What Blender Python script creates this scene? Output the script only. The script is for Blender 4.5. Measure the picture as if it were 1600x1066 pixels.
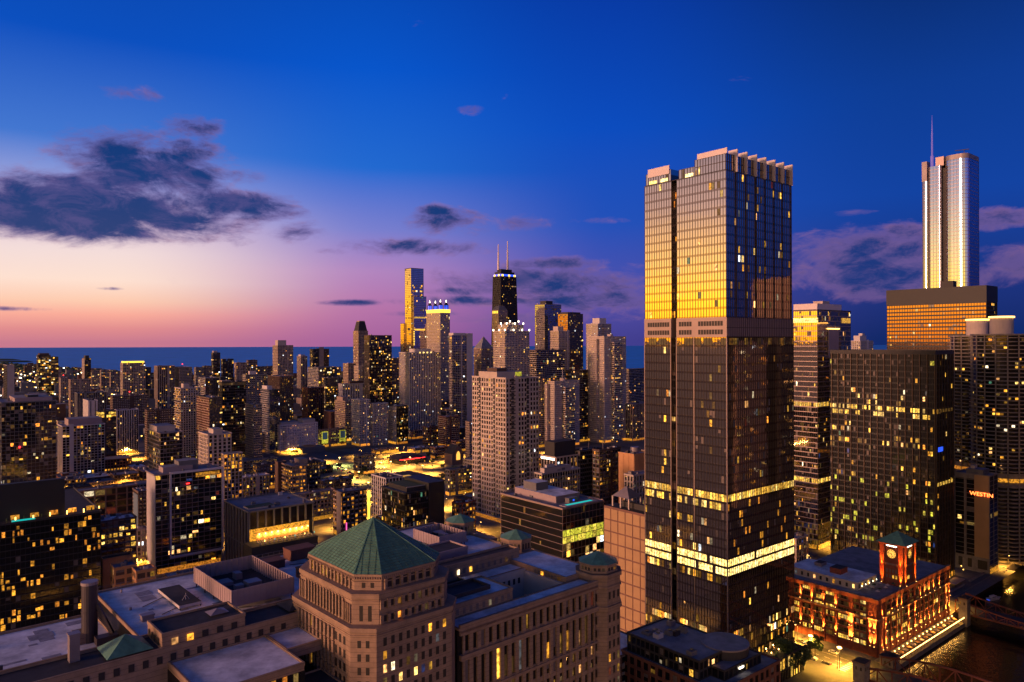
import bpy, math, random
from mathutils import Vector
R = math.radians
random.seed(11)
sc = bpy.context.scene
for o in list(bpy.data.objects): bpy.data.objects.remove(o)

# ------------------------------------------------------------------ camera
F, CX, CY, H = 1150.0, 800.0, 533.0, 160.0        # focal length in photo pixels, centre, eye height (m)
cam_d = bpy.data.cameras.new('camera'); cam = bpy.data.objects.new('camera', cam_d)
sc.collection.objects.link(cam); sc.camera = cam
cam.location = (0, 0, H); cam.rotation_euler = (R(90), R(0.18), 0)
cam_d.sensor_width = 36; cam_d.lens = 36 * F / 1600; cam_d.clip_start = 1; cam_d.clip_end = 80000
# ------------------------------------------------------------------ exposure
sc.view_settings.view_transform = 'Standard'; sc.view_settings.look = 'None'
sc.view_settings.exposure = 0; sc.view_settings.gamma = 1; sc.view_settings.use_curve_mapping = False
sc.render.engine = 'CYCLES'
cy = sc.cycles
cy.use_denoising = True; cy.max_bounces = 5; cy.diffuse_bounces = 2; cy.glossy_bounces = 3
cy.transmission_bounces = 2; cy.sample_clamp_indirect = 2.0; cy.sample_clamp_direct = 0; cy.caustics_reflective = False; cy.caustics_refractive = False
try: cy.denoiser = 'OPENIMAGEDENOISE'
except Exception: pass
# ------------------------------------------------------------------ directions
PHI = R(50.5)                                     # street grid: east is 50.5 degrees to the right of the view
E = Vector((math.sin(PHI), math.cos(PHI))); N = Vector((-E.y, E.x)); ROT = math.atan2(E.y, E.x)
SUN_AZ, SUN_EL = R(-122.0), R(5.5)                 # afterglow: left of and a little behind the camera
S2 = (math.sin(SUN_AZ), math.cos(SUN_AZ))

def lin(c):
    def f(v):
        v /= 255.0
        return v / 12.92 if v <= 0.04045 else ((v + 0.055) / 1.055) ** 2.4
    return (f(c[0]), f(c[1]), f(c[2]), 1)
def azel(px, py):
    az = math.atan((px - CX) / F)
    return az, math.atan((CY - py) / F * math.cos(az))
# ------------------------------------------------------------------ world
W = bpy.data.worlds.new('World'); sc.world = W; W.use_nodes = True
nt = W.node_tree; nt.nodes.clear()
def nd(t): return nt.nodes.new(t)
def setin(s, v):
    if hasattr(v, 'is_output') or isinstance(v, bpy.types.NodeSocket): nt.links.new(v, s)
    else: s.default_value = v
def M(op, a, b=None, c=None, clamp=False):
    n = nd('ShaderNodeMath'); n.operation = op; n.use_clamp = clamp
    setin(n.inputs[0], a)
    if b is not None: setin(n.inputs[1], b)
    if c is not None: setin(n.inputs[2], c)
    return n.outputs[0]
def smooth(v, lo, hi):
    n = nd('ShaderNodeMapRange'); n.interpolation_type = 'SMOOTHSTEP'
    setin(n.inputs['Value'], v); n.inputs['From Min'].default_value = lo; n.inputs['From Max'].default_value = hi
    return n.outputs[0]
def mixc(f, a, b):
    n = nd('ShaderNodeMix'); n.data_type = 'RGBA'
    setin(n.inputs[0], f); setin(n.inputs[6], a); setin(n.inputs[7], b)
    return n.outputs[2]
tc = nd('ShaderNodeTexCoord'); sx = nd('ShaderNodeSeparateXYZ'); nt.links.new(tc.outputs['Generated'], sx.inputs[0])
dx, dy, dz = sx.outputs
az = M('ARCTAN2', dx, dy)
el = M('MULTIPLY', M('ARCSINE', dz), 57.2958)
hh = M('SQRT', M('ADD', M('MULTIPLY', dx, dx), M('MULTIPLY', dy, dy)))
psi = M('MULTIPLY', M('ARCCOSINE', M('DIVIDE', M('ADD', M('MULTIPLY', dx, S2[0]), M('MULTIPLY', dy, S2[1])), M('ADD', hh, 1e-5))), 57.2958)
elt = M('DIVIDE', el, 60.0, clamp=True)
def ramp(stops):
    n = nd('ShaderNodeValToRGB'); cr = n.color_ramp; cr.interpolation = 'LINEAR'
    while len(cr.elements) < len(stops): cr.elements.new(0.5)
    for e, (p, c) in zip(cr.elements, stops):
        e.position = min(1, p / 60.0); e.color = c if len(c) == 4 else lin(c)
    nt.links.new(elt, n.inputs[0]); return n.outputs[0]
r_sun = ramp([(0, (3.0, 1.15, .02, 1)), (3, (3.6, 1.85, .09, 1)), (6, (2.3, 1.32, .40, 1)), (10, (1.05, .68, .56, 1)), (15, (.42, .34, .44, 1)), (24, (.12, .18, .42, 1)), (40, (.01, .05, .20, 1)), (60, (0, .02, .10, 1))])
r_l = ramp([(0, (200, 122, 142)), (.9, (224, 140, 142)), (1.9, (250, 172, 154)), (2.8, (253, 203, 176)), (4.2, (254, 224, 208)), (6.2, (243, 220, 218)), (8.2, (222, 198, 216)), (10.5, (150, 160, 218)), (13.5, (66, 118, 208)), (20, (4, 78, 190)), (32, (8, 56, 148)), (60, (4, 34, 102))])
r_m = ramp([(0, (165, 98, 155)), (2.5, (182, 115, 168)), (5.3, (178, 132, 190)), (8.5, (120, 126, 206)), (13, (30, 104, 208)), (20, (0, 84, 202)), (27, (0, 68, 174)), (38, (2, 44, 122)), (60, (2, 28, 88))])
r_c = ramp([(0, (66, 62, 142)), (2.6, (76, 74, 162)), (5.6, (62, 78, 176)), (9, (28, 78, 184)), (16, (0, 74, 190)), (25, (0, 56, 164)), (38, (0, 26, 88)), (60, (0, 13, 50))])
r_r = ramp([(0, (4, 38, 100)), (3.5, (8, 44, 124)), (10, (0, 62, 160)), (17, (0, 56, 146)), (24, (0, 40, 112)), (36, (0, 20, 66)), (60, (0, 11, 42))])
col = mixc(smooth(psi, 52, 86), r_sun, r_l)
col = mixc(smooth(psi, 93, 112), col, r_m)
col = mixc(smooth(psi, 110, 130), col, r_c)
col = mixc(smooth(psi, 128, 152), col, r_r)
# clouds (by compass direction and elevation)
cv = nd('ShaderNodeCombineXYZ'); setin(cv.inputs[0], M('MULTIPLY', az, 57.2958)); setin(cv.inputs[1], M('MULTIPLY', el, 2.1)); cv.inputs[2].default_value = 3.7
def fbm(scale, detail, rough, vec=None):
    n = nd('ShaderNodeTexNoise'); n.inputs['Scale'].default_value = scale; n.inputs['Distortion'].default_value = .5; n.inputs['Detail'].default_value = detail; n.inputs['Roughness'].default_value = rough
    nt.links.new(vec or cv.outputs[0], n.inputs['Vector']); return n.outputs[0]
n1 = fbm(0.13, 12, 0.66); n2 = fbm(0.6, 8, 0.62)
CL = [(130, 322, 230, 38, 1.45), (240, 265, 110, 46, 1.2), (345, 320, 105, 22, 1.3), (35, 322, 120, 32, 1.45), (225, 338, 140, 26, 1.35), (380, 275, 40, 12, .8), (290, 285, 60, 20, .8), (212, 144, 52, 13, .62), (306, 198, 55, 17, .72),
      (470, 362, 46, 19, .8), (285, 366, 80, 13, .7), (645, 386, 110, 13, .95), (715, 348, 70, 26, .62), (815, 348, 48, 15, .85), (736, 173, 22, 9, .55), (690, 330, 40, 9, .6),
      (890, 440, 190, 24, .85), (872, 412, 70, 10, .95), (960, 470, 150, 20, .8), (720, 470, 120, 9, .75), (850, 500, 150, 12, .7), (552, 472, 44, 5, .85), (660, 490, 60, 5, .7), (520, 392, 40, 7, .6), (940, 345, 50, 7, .5),
      (1340, 400, 130, 36, 1.3), (1430, 430, 170, 30, 1.25), (1560, 348, 55, 17, 1.15), (1590, 410, 80, 30, 1.2), (1280, 430, 90, 22, 1.1), (172, 449, 22, 3, .75), (1330, 335, 40, 8, .4), (20, 480, 60, 4, .8), (730, 455, 80, 8, .7), (760, 515, 90, 16, .5)]
acc = None
for px, py, rx, ry, wt in CL:
    a0, e0 = azel(px, py); ra = rx / F * math.cos(a0) ** 2; re = ry / F * math.cos(a0)
    u = M('DIVIDE', M('SUBTRACT', az, a0), ra); v = M('DIVIDE', M('SUBTRACT', M('DIVIDE', el, 57.2958), e0), re)
    q = M('SUBTRACT', wt, M('MULTIPLY', M('ADD', M('MULTIPLY', u, u), M('MULTIPLY', v, v)), 0.62))
    acc = q if acc is None else M('SMOOTH_MAX', acc, q, 0.15)
acc = M('MAXIMUM', acc, -0.75)
dens_raw = M('ADD', M('ADD', M('MULTIPLY', acc, 0.62), M('MULTIPLY', M('SUBTRACT', n1, 0.5), 2.3)), M('MULTIPLY', M('SUBTRACT', n2, 0.5), 0.75))
dens = M('MULTIPLY', smooth(dens_raw, -0.04, 0.72), M('MULTIPLY', smooth(el, 0.2, 1.2), 0.97))
core = smooth(dens_raw, 0.16, 0.80)
edge_c = mixc(smooth(psi, 112, 148), lin((116, 92, 152)), lin((140, 104, 158)))
core_c = mixc(smooth(psi, 112, 148), lin((6, 52, 116)), lin((16, 50, 122)))
edge_c = mixc(M('MULTIPLY', smooth(n2, 0.48, 0.70), 0.55), edge_c, lin((176, 120, 150)))
n3 = fbm(0.34, 10, 0.68)
core_c = mixc(M('MULTIPLY', smooth(n3, 0.42, 0.64), 0.55), core_c, mixc(smooth(psi, 112, 148), lin((92, 80, 140)), lin((96, 82, 146))))
col = mixc(dens, col, mixc(core, edge_c, core_c))
sky = nd('ShaderNodeTexSky'); sky.sky_type = 'NISHITA'; sky.sun_disc = False
sky.sun_elevation = R(2.0); sky.sun_rotation = SUN_AZ % (2 * math.pi)
add = nd('ShaderNodeMix'); add.data_type = 'RGBA'; add.blend_type = 'ADD'; add.inputs[0].default_value = 0.004
nt.links.new(col, add.inputs[6]); nt.links.new(sky.outputs[0], add.inputs[7])
bg = nd('ShaderNodeBackground'); nt.links.new(add.outputs[2], bg.inputs[0]); bg.inputs[1].default_value = 1.0
wo = nd('ShaderNodeOutputWorld'); nt.links.new(bg.outputs[0], wo.inputs[0])
W.cycles.sampling_method = 'MANUAL'; W.cycles.sample_map_resolution = 512
# ------------------------------------------------------------------ sun (the low afterglow)
sl = bpy.data.lights.new('sun', 'SUN'); so = bpy.data.objects.new('sun', sl); sc.collection.objects.link(so)
sl.energy = 3.6; sl.angle = R(14); sl.color = (1.0, 0.48, 0.31)
so.rotation_euler = Vector((-S2[0] * math.cos(SUN_EL), -S2[1] * math.cos(SUN_EL), -math.sin(SUN_EL))).to_track_quat('-Z', 'Y').to_euler()

# ------------------------------------------------------------------ materials
MATS = {}
def mat(name, c, rough=0.8, metal=0.0, var=0.25, scale=0.15, bump=0.0, bscale=2.0, emit=None, estr=0.0, spec=0.5):
    m = bpy.data.materials.new(name); m.use_nodes = True; t = m.node_tree; b = t.nodes['Principled BSDF']
    b.inputs['Roughness'].default_value = rough; b.inputs['Metallic'].default_value = metal
    b.inputs['Specular IOR Level'].default_value = spec
    g = t.nodes.new('ShaderNodeNewGeometry')
    if var > 0:
        n = t.nodes.new('ShaderNodeTexNoise'); n.inputs['Scale'].default_value = scale; n.inputs['Detail'].default_value = 6; n.inputs['Roughness'].default_value = .65
        t.links.new(g.outputs['Position'], n.inputs['Vector'])
        r = t.nodes.new('ShaderNodeValToRGB'); r.color_ramp.elements[0].position = .3; r.color_ramp.elements[1].position = .72
        r.color_ramp.elements[0].color = tuple(x * (1 - var) for x in c[:3]) + (1,)
        r.color_ramp.elements[1].color = tuple(min(1, x * (1 + var * .6)) for x in c[:3]) + (1,)
        t.links.new(n.outputs[0], r.inputs[0]); t.links.new(r.outputs[0], b.inputs['Base Color'])
    else: b.inputs['Base Color'].default_value = tuple(c[:3]) + (1,)
    if bump > 0:
        n = t.nodes.new('ShaderNodeTexNoise'); n.inputs['Scale'].default_value = bscale; n.inputs['Detail'].default_value = 3
        t.links.new(g.outputs['Position'], n.inputs['Vector'])
        bp = t.nodes.new('ShaderNodeBump'); bp.inputs['Strength'].default_value = bump; bp.inputs['Distance'].default_value = .3
        t.links.new(n.outputs[0], bp.inputs['Height']); t.links.new(bp.outputs[0], b.inputs['Normal'])
    if emit is not None:
        b.inputs['Emission Color'].default_value = tuple(emit[:3]) + (1,); b.inputs['Emission Strength'].default_value = estr
        m.cycles.emission_sampling = 'NONE'
    MATS[name] = m; return m
def lit_mat(name, stops, lo=0.25, hi=1.6):
    m = bpy.data.materials.new(name); m.use_nodes = True; t = m.node_tree; b = t.nodes['Principled BSDF']
    b.inputs['Base Color'].default_value = (.05, .04, .03, 1); b.inputs['Roughness'].default_value = .3
    g = t.nodes.new('ShaderNodeNewGeometry'); oi = t.nodes.new('ShaderNodeObjectInfo')
    ad = t.nodes.new('ShaderNodeMath'); ad.operation = 'ADD'; t.links.new(g.outputs['Random Per Island'], ad.inputs[0]); t.links.new(oi.outputs['Random'], ad.inputs[1])
    fr = t.nodes.new('ShaderNodeMath'); fr.operation = 'FRACT'; t.links.new(ad.outputs[0], fr.inputs[0])
    r = t.nodes.new('ShaderNodeValToRGB'); cr = r.color_ramp; cr.interpolation = 'CONSTANT'
    while len(cr.elements) < len(stops): cr.elements.new(.5)
    for e, (p, c) in zip(cr.elements, stops): e.position = p; e.color = tuple(c) + (1,)
    t.links.new(fr.outputs[0], r.inputs[0])
    m2 = t.nodes.new('ShaderNodeMath'); m2.operation = 'MULTIPLY'; m2.inputs[1].default_value = 7.31; t.links.new(fr.outputs[0], m2.inputs[0])
    f2 = t.nodes.new('ShaderNodeMath'); f2.operation = 'FRACT'; t.links.new(m2.outputs[0], f2.inputs[0])
    pw = t.nodes.new('ShaderNodeMath'); pw.operation = 'POWER'; pw.inputs[1].default_value = 2.4; t.links.new(f2.outputs[0], pw.inputs[0])
    mr = t.nodes.new('ShaderNodeMapRange'); mr.inputs['To Min'].default_value = lo; mr.inputs['To Max'].default_value = hi; t.links.new(pw.outputs[0], mr.inputs[0])
    n = t.nodes.new('ShaderNodeTexNoise'); n.inputs['Scale'].default_value = .9; n.inputs['Detail'].default_value = 3
    t.links.new(g.outputs['Position'], n.inputs['Vector'])
    nr = t.nodes.new('ShaderNodeMapRange'); nr.inputs['From Min'].default_value = .36; nr.inputs['From Max'].default_value = .62; nr.inputs['To Min'].default_value = .25; nr.inputs['To Max'].default_value = 1.25
    t.links.new(n.outputs[0], nr.inputs[0])
    mm = t.nodes.new('ShaderNodeMath'); mm.operation = 'MULTIPLY'; t.links.new(mr.outputs[0], mm.inputs[0]); t.links.new(nr.outputs[0], mm.inputs[1])
    t.links.new(r.outputs[0], b.inputs['Emission Color']); t.links.new(mm.outputs[0], b.inputs['Emission Strength'])
    m.cycles.emission_sampling = 'NONE'; MATS[name] = m; return m
def glass_mat(name, c, rough=.04, refl=.5, wav=.02):
    m = bpy.data.materials.new(name); m.use_nodes = True; t = m.node_tree; b = t.nodes['Principled BSDF']
    b.inputs['Base Color'].default_value = (.010, .010, .011, 1); b.inputs['Roughness'].default_value = .4; b.inputs['Specular IOR Level'].default_value = .08
    gl = t.nodes.new('ShaderNodeBsdfGlossy'); gl.inputs['Color'].default_value = tuple(c) + (1,); gl.inputs['Roughness'].default_value = rough
    g = t.nodes.new('ShaderNodeNewGeometry'); n = t.nodes.new('ShaderNodeTexNoise'); n.inputs['Scale'].default_value = .22; n.inputs['Detail'].default_value = 2
    t.links.new(g.outputs['Position'], n.inputs['Vector'])
    bp = t.nodes.new('ShaderNodeBump'); bp.inputs['Strength'].default_value = wav; bp.inputs['Distance'].default_value = 1.0
    t.links.new(n.outputs[0], bp.inputs['Height']); t.links.new(bp.outputs[0], gl.inputs['Normal'])
    fr = t.nodes.new('ShaderNodeLayerWeight'); fr.inputs[0].default_value = .35
    mr = t.nodes.new('ShaderNodeMapRange'); mr.inputs['To Min'].default_value = refl; mr.inputs['To Max'].default_value = min(1, refl + .45); t.links.new(fr.outputs['Fresnel'], mr.inputs[0])
    mx = t.nodes.new('ShaderNodeMixShader'); t.links.new(mr.outputs[0], mx.inputs[0]); t.links.new(b.outputs[0], mx.inputs[1]); t.links.new(gl.outputs[0], mx.inputs[2])
    t.links.new(mx.outputs[0], t.nodes['Material Output'].inputs[0]); MATS[name] = m; return m

glass_mat('glass', (.55, .55, .6), .05, .22, .03)
glass_mat('glass_dark', (.40, .38, .42), .06, .08, .03)
glass_mat('glass_mirror', (.80, .70, .66), .03, .72, .018)
glass_mat('glass_silver', (.44, .56, .80), .09, .85, .03)
glass_mat('glass_bronze', (.72, .40, .20), .04, .42, .012)
glass_mat('glass_blue', (.55, .65, .85), .05, .5, .02)
mat('beige', (0.388, 0.295, 0.240), .85, var=.18); mat('tan', (0.341, 0.240, 0.186), .85, var=.2); mat('cream', (0.496, 0.400, 0.344), .85, var=.15)
mat('white', (0.542, 0.480, 0.465), .8, var=.12); mat('grey', (0.150, 0.140, 0.145), .8, var=.2); mat('dark', (0.033, 0.029, 0.030), .7, var=.2)
mat('black', (.015, .014, .015), .6, var=.1); mat('brown', (0.098, 0.056, 0.042), .85, var=.25); mat('brick', (0.165, 0.064, 0.041), .9, var=.35, scale=.4)
mat('red_brick', (0.230, 0.057, 0.030), .9, var=.4, scale=.5); mat('stone', (.30, .198, .130), .88, var=.28, scale=.35, bump=.25, bscale=1.4)
mat('roof_patch', (.30, .29, .33), .85, var=.5, scale=.4); mat('stone_dark', (0.210, 0.133, 0.105), .9, var=.35, scale=.5, bump=.2); mat('bronze', (.10, .065, .05), .5, .4, var=.15); mat('mull', (.05, .034, .03), .5, .3, var=.1)
mat('mull_pale', (.34, .25, .23), .45, .4, var=.1); mat('fin_white', (0.637, 0.540, 0.525), .5, 0, var=.05); mat('roof_pale', (.80, .79, .82), .75, var=.55, scale=.16)
mat('roof_grey', (.24, .23, .25), .9, var=.4, scale=.2); mat('roof_dark', (.035, .032, .036), .9, var=.5, scale=.3); mat('copper', (.10, .245, .165), .6, .05, var=.38, scale=.55, bump=.2, bscale=.9)
mat('copper_dark', (.07, .145, .095), .6, .1, var=.3); mat('metal', (0.252, 0.210, 0.217), .5, .3, var=.2); mat('dark_metal', (.06, .05, .055), .5, .5, var=.2); mat('plant_pink', (0.336, 0.248, 0.248), .7, var=.15)
mat('asphalt', (.07, .065, .065), .85, var=.35, scale=.3); mat('pave', (0.136, 0.120, 0.116), .9, var=.3, scale=.4); mat('paint', (.7, .68, .62), .7, var=.2, scale=1)
mat('foliage', (.045, .075, .025), .8, var=.6, scale=.5); mat('bark', (.05, .035, .025), .9); mat('grass', (.05, .075, .02), .9, var=.4)
mat('steel_red', (.16, .045, .03), .6, .2, var=.3); mat('concrete', (0.231, 0.196, 0.175), .9, var=.35, scale=.3); mat('panel', (.40, .245, .12), .85, var=.1); mat('panel_frame', (0.188, 0.094, 0.071), .9, var=.2)
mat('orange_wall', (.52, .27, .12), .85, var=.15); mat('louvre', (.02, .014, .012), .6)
def courses(name, pitch, dark):                    # coursed joints across a masonry material
    t = MATS[name].node_tree; b = t.nodes['Principled BSDF']; src = b.inputs['Base Color'].links[0].from_socket
    g = t.nodes.new('ShaderNodeNewGeometry'); sp = t.nodes.new('ShaderNodeSeparateXYZ'); t.links.new(g.outputs['Position'], sp.inputs[0])
    def mth(op, a, v):
        n = t.nodes.new('ShaderNodeMath'); n.operation = op; t.links.new(a, n.inputs[0]); n.inputs[1].default_value = v; return n.outputs[0]
    fr = t.nodes.new('ShaderNodeMath'); fr.operation = 'FRACT'; t.links.new(mth('DIVIDE', sp.outputs[2], pitch), fr.inputs[0])
    msk = mth('MULTIPLY', mth('LESS_THAN', fr.outputs[0], .10), dark)
    mx = t.nodes.new('ShaderNodeMix'); mx.data_type = 'RGBA'; t.links.new(msk, mx.inputs[0]); t.links.new(src, mx.inputs[6]); mx.inputs[7].default_value = (.05, .03, .02, 1)
    t.links.new(mx.outputs[2], b.inputs['Base Color'])
courses('stone', 1.15, .45); courses('red_brick', .5, .25)
Y1, Y2, Y3, Y4 = (1, .50, .055), (1, .40, .03), (1, .62, .16), (1, .80, .48)
lit_mat('lit', [(0, Y1), (.30, Y2), (.50, Y3), (.66, (1, .46, .14)), (.80, Y4), (.90, (1, .30, .03)), (.94, (.85, .92, 1)), (.965, (1, .12, .05)), (.98, (.10, .25, 1)), (.99, (.3, 1, .6))], .08, 3.2)
lit_mat('lit_office', [(0, Y1), (.4, (1, .58, .08)), (.8, Y3)], .75, 2.6)
lit_mat('lit_bright', [(0, (1, .66, .18)), (.5, (1, .72, .26))], 2.2, 3.6)
lit_mat('lit_dim', [(0, Y1), (.5, Y2), (.8, (.8, .5, .2))], .03, .26)
lit_mat('lit_green', [(0, (.85, .78, .06)), (.5, (.9, .7, .08))], .6, 1.5)
lit_mat('lit_orange', [(0, Y2), (.6, (1, .33, .03))], .5, 1.9)
mat('blind', (.15, .12, .11), .8, var=.3, scale=.6)
for nm, c, s in (('glow_warm', (1, .52, .10), 6), ('glow_white', (1, .85, .6), 7), ('glow_red', (1, .02, .02), 7), ('glow_blue', (.02, .10, 1), 1.3), ('glow_yellow', (1, .62, .05), 2.2), ('glow_pool', (.0, .55, .50), .9),
                 ('glow_sign', (1, .16, .03), 6), ('glow_green', (.15, 1, .2), 1.6), ('glow_pink', (1, .10, .4), 1.6), ('glow_violet', (.25, .16, 1), .35), ('glow_clock', (1, .48, .07), 1.5), ('glow_spot', (1, .5, .12), 14), ('glow_poster', (.08, .16, .22), .25)):
    mat(nm, (.1, .1, .1), .5, var=0, emit=c, estr=s)
# water
def water(name, c, rough, bscale, bstr, spec):
    m = mat(name, c, rough, var=.2, scale=.004, spec=spec); t = m.node_tree; b = t.nodes['Principled BSDF']
    g = t.nodes.new('ShaderNodeNewGeometry'); n = t.nodes.new('ShaderNodeTexNoise'); n.inputs['Scale'].default_value = bscale; n.inputs['Detail'].default_value = 4
    t.links.new(g.outputs['Position'], n.inputs['Vector']); bp = t.nodes.new('ShaderNodeBump'); bp.inputs['Strength'].default_value = bstr; bp.inputs['Distance'].default_value = 1
    t.links.new(n.outputs[0], bp.inputs['Height']); t.links.new(bp.outputs[0], b.inputs['Normal']); return m
water('lake_water', (.05, .37, .9), .6, .05, .5, .15)
water('river_water', (.006, .006, .006), .14, .5, .22, .5)
# ------------------------------------------------------------------ mesh helpers
class MB:
    def __init__(s): s.v, s.f, s.m, s.ms = [], [], [], []
    def mi(s, m):
        if m not in s.ms: s.ms.append(m)
        return s.ms.index(m)
    def poly(s, pts, m):
        i = len(s.v); s.v += [tuple(p) for p in pts]; s.f.append(tuple(range(i, i + len(pts)))); s.m.append(s.mi(m))
    def box(s, x0, y0, z0, x1, y1, z1, m, top=None):
        i = len(s.v); k = s.mi(m)
        s.v += [(x0, y0, z0), (x1, y0, z0), (x1, y1, z0), (x0, y1, z0), (x0, y0, z1), (x1, y0, z1), (x1, y1, z1), (x0, y1, z1)]
        s.f += [(i, i+3, i+2, i+1), (i+4, i+5, i+6, i+7), (i, i+1, i+5, i+4), (i+1, i+2, i+6, i+5), (i+2, i+3, i+7, i+6), (i+3, i, i+4, i+7)]
        s.m += [k, s.mi(top) if top else k, k, k, k, k]
    def prism(s, pts, z0, z1, m, top=None, z1s=None):
        n = len(pts); i = len(s.v); k = s.mi(m)
        s.v += [(p[0], p[1], z0) for p in pts] + [(p[0], p[1], (z1s[j] if z1s else z1)) for j, p in enumerate(pts)]
        for j in range(n):
            s.f.append((i + j, i + (j + 1) % n, i + n + (j + 1) % n, i + n + j)); s.m.append(k)
        s.f.append(tuple(i + n + j for j in range(n))); s.m.append(s.mi(top) if top else k)
        s.f.append(tuple(i + n - 1 - j for j in range(n))); s.m.append(k)
    def frus(s, p0, z0, p1, z1, m, top=None):
        n = len(p0); i = len(s.v); k = s.mi(m)
        s.v += [(p[0], p[1], z0) for p in p0] + [(p[0], p[1], z1) for p in p1]
        for j in range(n):
            s.f.append((i + j, i + (j + 1) % n, i + n + (j + 1) % n, i + n + j)); s.m.append(k)
        s.f.append(tuple(i + n + j for j in range(n))); s.m.append(s.mi(top) if top else k)
    def cone(s, pts, z0, apex, m):
        i = len(s.v); n = len(pts); s.v += [(p[0], p[1], z0) for p in pts] + [apex]; k = s.mi(m)
        for j in range(n): s.f.append((i + j, i + (j + 1) % n, i + n)); s.m.append(k)
        s.f.append(tuple(i + n - 1 - j for j in range(n))); s.m.append(k)
    def cyl(s, x, y, r, z0, z1, m, n=16, top=None, r1=None):
        p0 = [(x + r * math.cos(2 * math.pi * j / n), y + r * math.sin(2 * math.pi * j / n)) for j in range(n)]
        r1 = r if r1 is None else r1
        p1 = [(x + r1 * math.cos(2 * math.pi * j / n), y + r1 * math.sin(2 * math.pi * j / n)) for j in range(n)]
        s.frus(p0, z0, p1, z1, m, top)
    def bar(s, a, b, w, m, h=None):
        a = Vector(a); b = Vector(b); d = (b - a).normalized(); up = Vector((0, 0, 1)) if abs(d.z) < .95 else Vector((1, 0, 0))
        sd = d.cross(up).normalized() * (w / 2); u = sd.normalized().cross(d) * ((h or w) / 2); k = s.mi(m); i = len(s.v)
        for c in (a, b): s.v += [tuple(c - sd - u), tuple(c + sd - u), tuple(c + sd + u), tuple(c - sd + u)]
        s.f += [(i, i+3, i+2, i+1), (i+4, i+5, i+6, i+7), (i, i+1, i+5, i+4), (i+1, i+2, i+6, i+5), (i+2, i+3, i+7, i+6), (i+3, i, i+4, i+7)]; s.m += [k] * 6
    def mesh(s, name):
        me = bpy.data.meshes.new(name); me.from_pydata(s.v, [], s.f)
        for m in s.ms: me.materials.append(MATS[m])
        me.polygons.foreach_set('material_index', s.m); me.update(); return me
    def build(s, name, parent=None, kind=None, smooth=False):
        if not s.f: return None
        me = s.mesh(name)
        if smooth: me.polygons.foreach_set('use_smooth', [True] * len(me.polygons))
        o = bpy.data.objects.new(name, me); sc.collection.objects.link(o)
        if parent: o.parent = parent
        if kind: o['kind'] = kind
        return o
def tag(o, label, cat, group=None, kind=None):
    if label: o['label'] = label
    if cat: o['category'] = cat
    if group: o['group'] = group
    if kind: o['kind'] = kind
    return o
def empty(name, loc=(0, 0, 0), rz=0.0):
    o = bpy.data.objects.new(name, None); sc.collection.objects.link(o); o.location = loc; o.rotation_euler = (0, 0, rz); o.empty_display_size = .5; return o
def copy_tree(o, parent=None):
    c = o.copy(); sc.collection.objects.link(c); c.parent = parent
    for ch in o.children: copy_tree(ch, c)
    return c
def P(px, d): return Vector(((px - CX) / F * d, d))
def zof(py, d): return H - (py - CY) / F * d
def dground(py, z=0.0): return (H - z) * F / (py - CY)
def solve(C, D, px):
    k = (px - CX) / F
    return (k * C.y - C.x) / (D.x - k * D.y)
def en(p): return p.x * E.x + p.y * E.y, p.x * N.x + p.y * N.y
def xy(e, n): return Vector((e * E.x + n * N.x, e * E.y + n * N.y))
QUADS = {}
def pane(parent, T, w, h, c, m, name='window'):
    """one window pane as an object of its own, sharing its mesh with all panes of its facing and material"""
    key = (T, m)
    if key not in QUADS:
        b = MB()
        if T in 'SN': b.poly([(-.5, 0, -.5), (.5, 0, -.5), (.5, 0, .5), (-.5, 0, .5)], m)
        else: b.poly([(0, .5, -.5), (0, -.5, -.5), (0, -.5, .5), (0, .5, .5)], m)
        QUADS[key] = b.mesh('window')
    o = bpy.data.objects.new(name, QUADS[key]); sc.collection.objects.link(o); o.parent = parent
    o.location = c; o.scale = (w, 1, h) if T in 'SN' else (1, w, h)
    return o
FOOT = []                                         # e0,e1,n0,n1 of everything placed by hand
def ST(bay=3.2, fl=3.2, pier=.9, span=1.1, pd=.3, sd=.22, wall='beige', glass='glass', lit=.16, lm='lit', smat=None, blind=.12, faces='WS', rows=None):
    return dict(bay=bay, fl=fl, pier=pier, span=span, pd=pd, sd=sd, wall=wall, glass=glass, lit=lit, lm=lm, smat=smat or wall, blind=blind, faces=faces, rows=rows)
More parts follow.
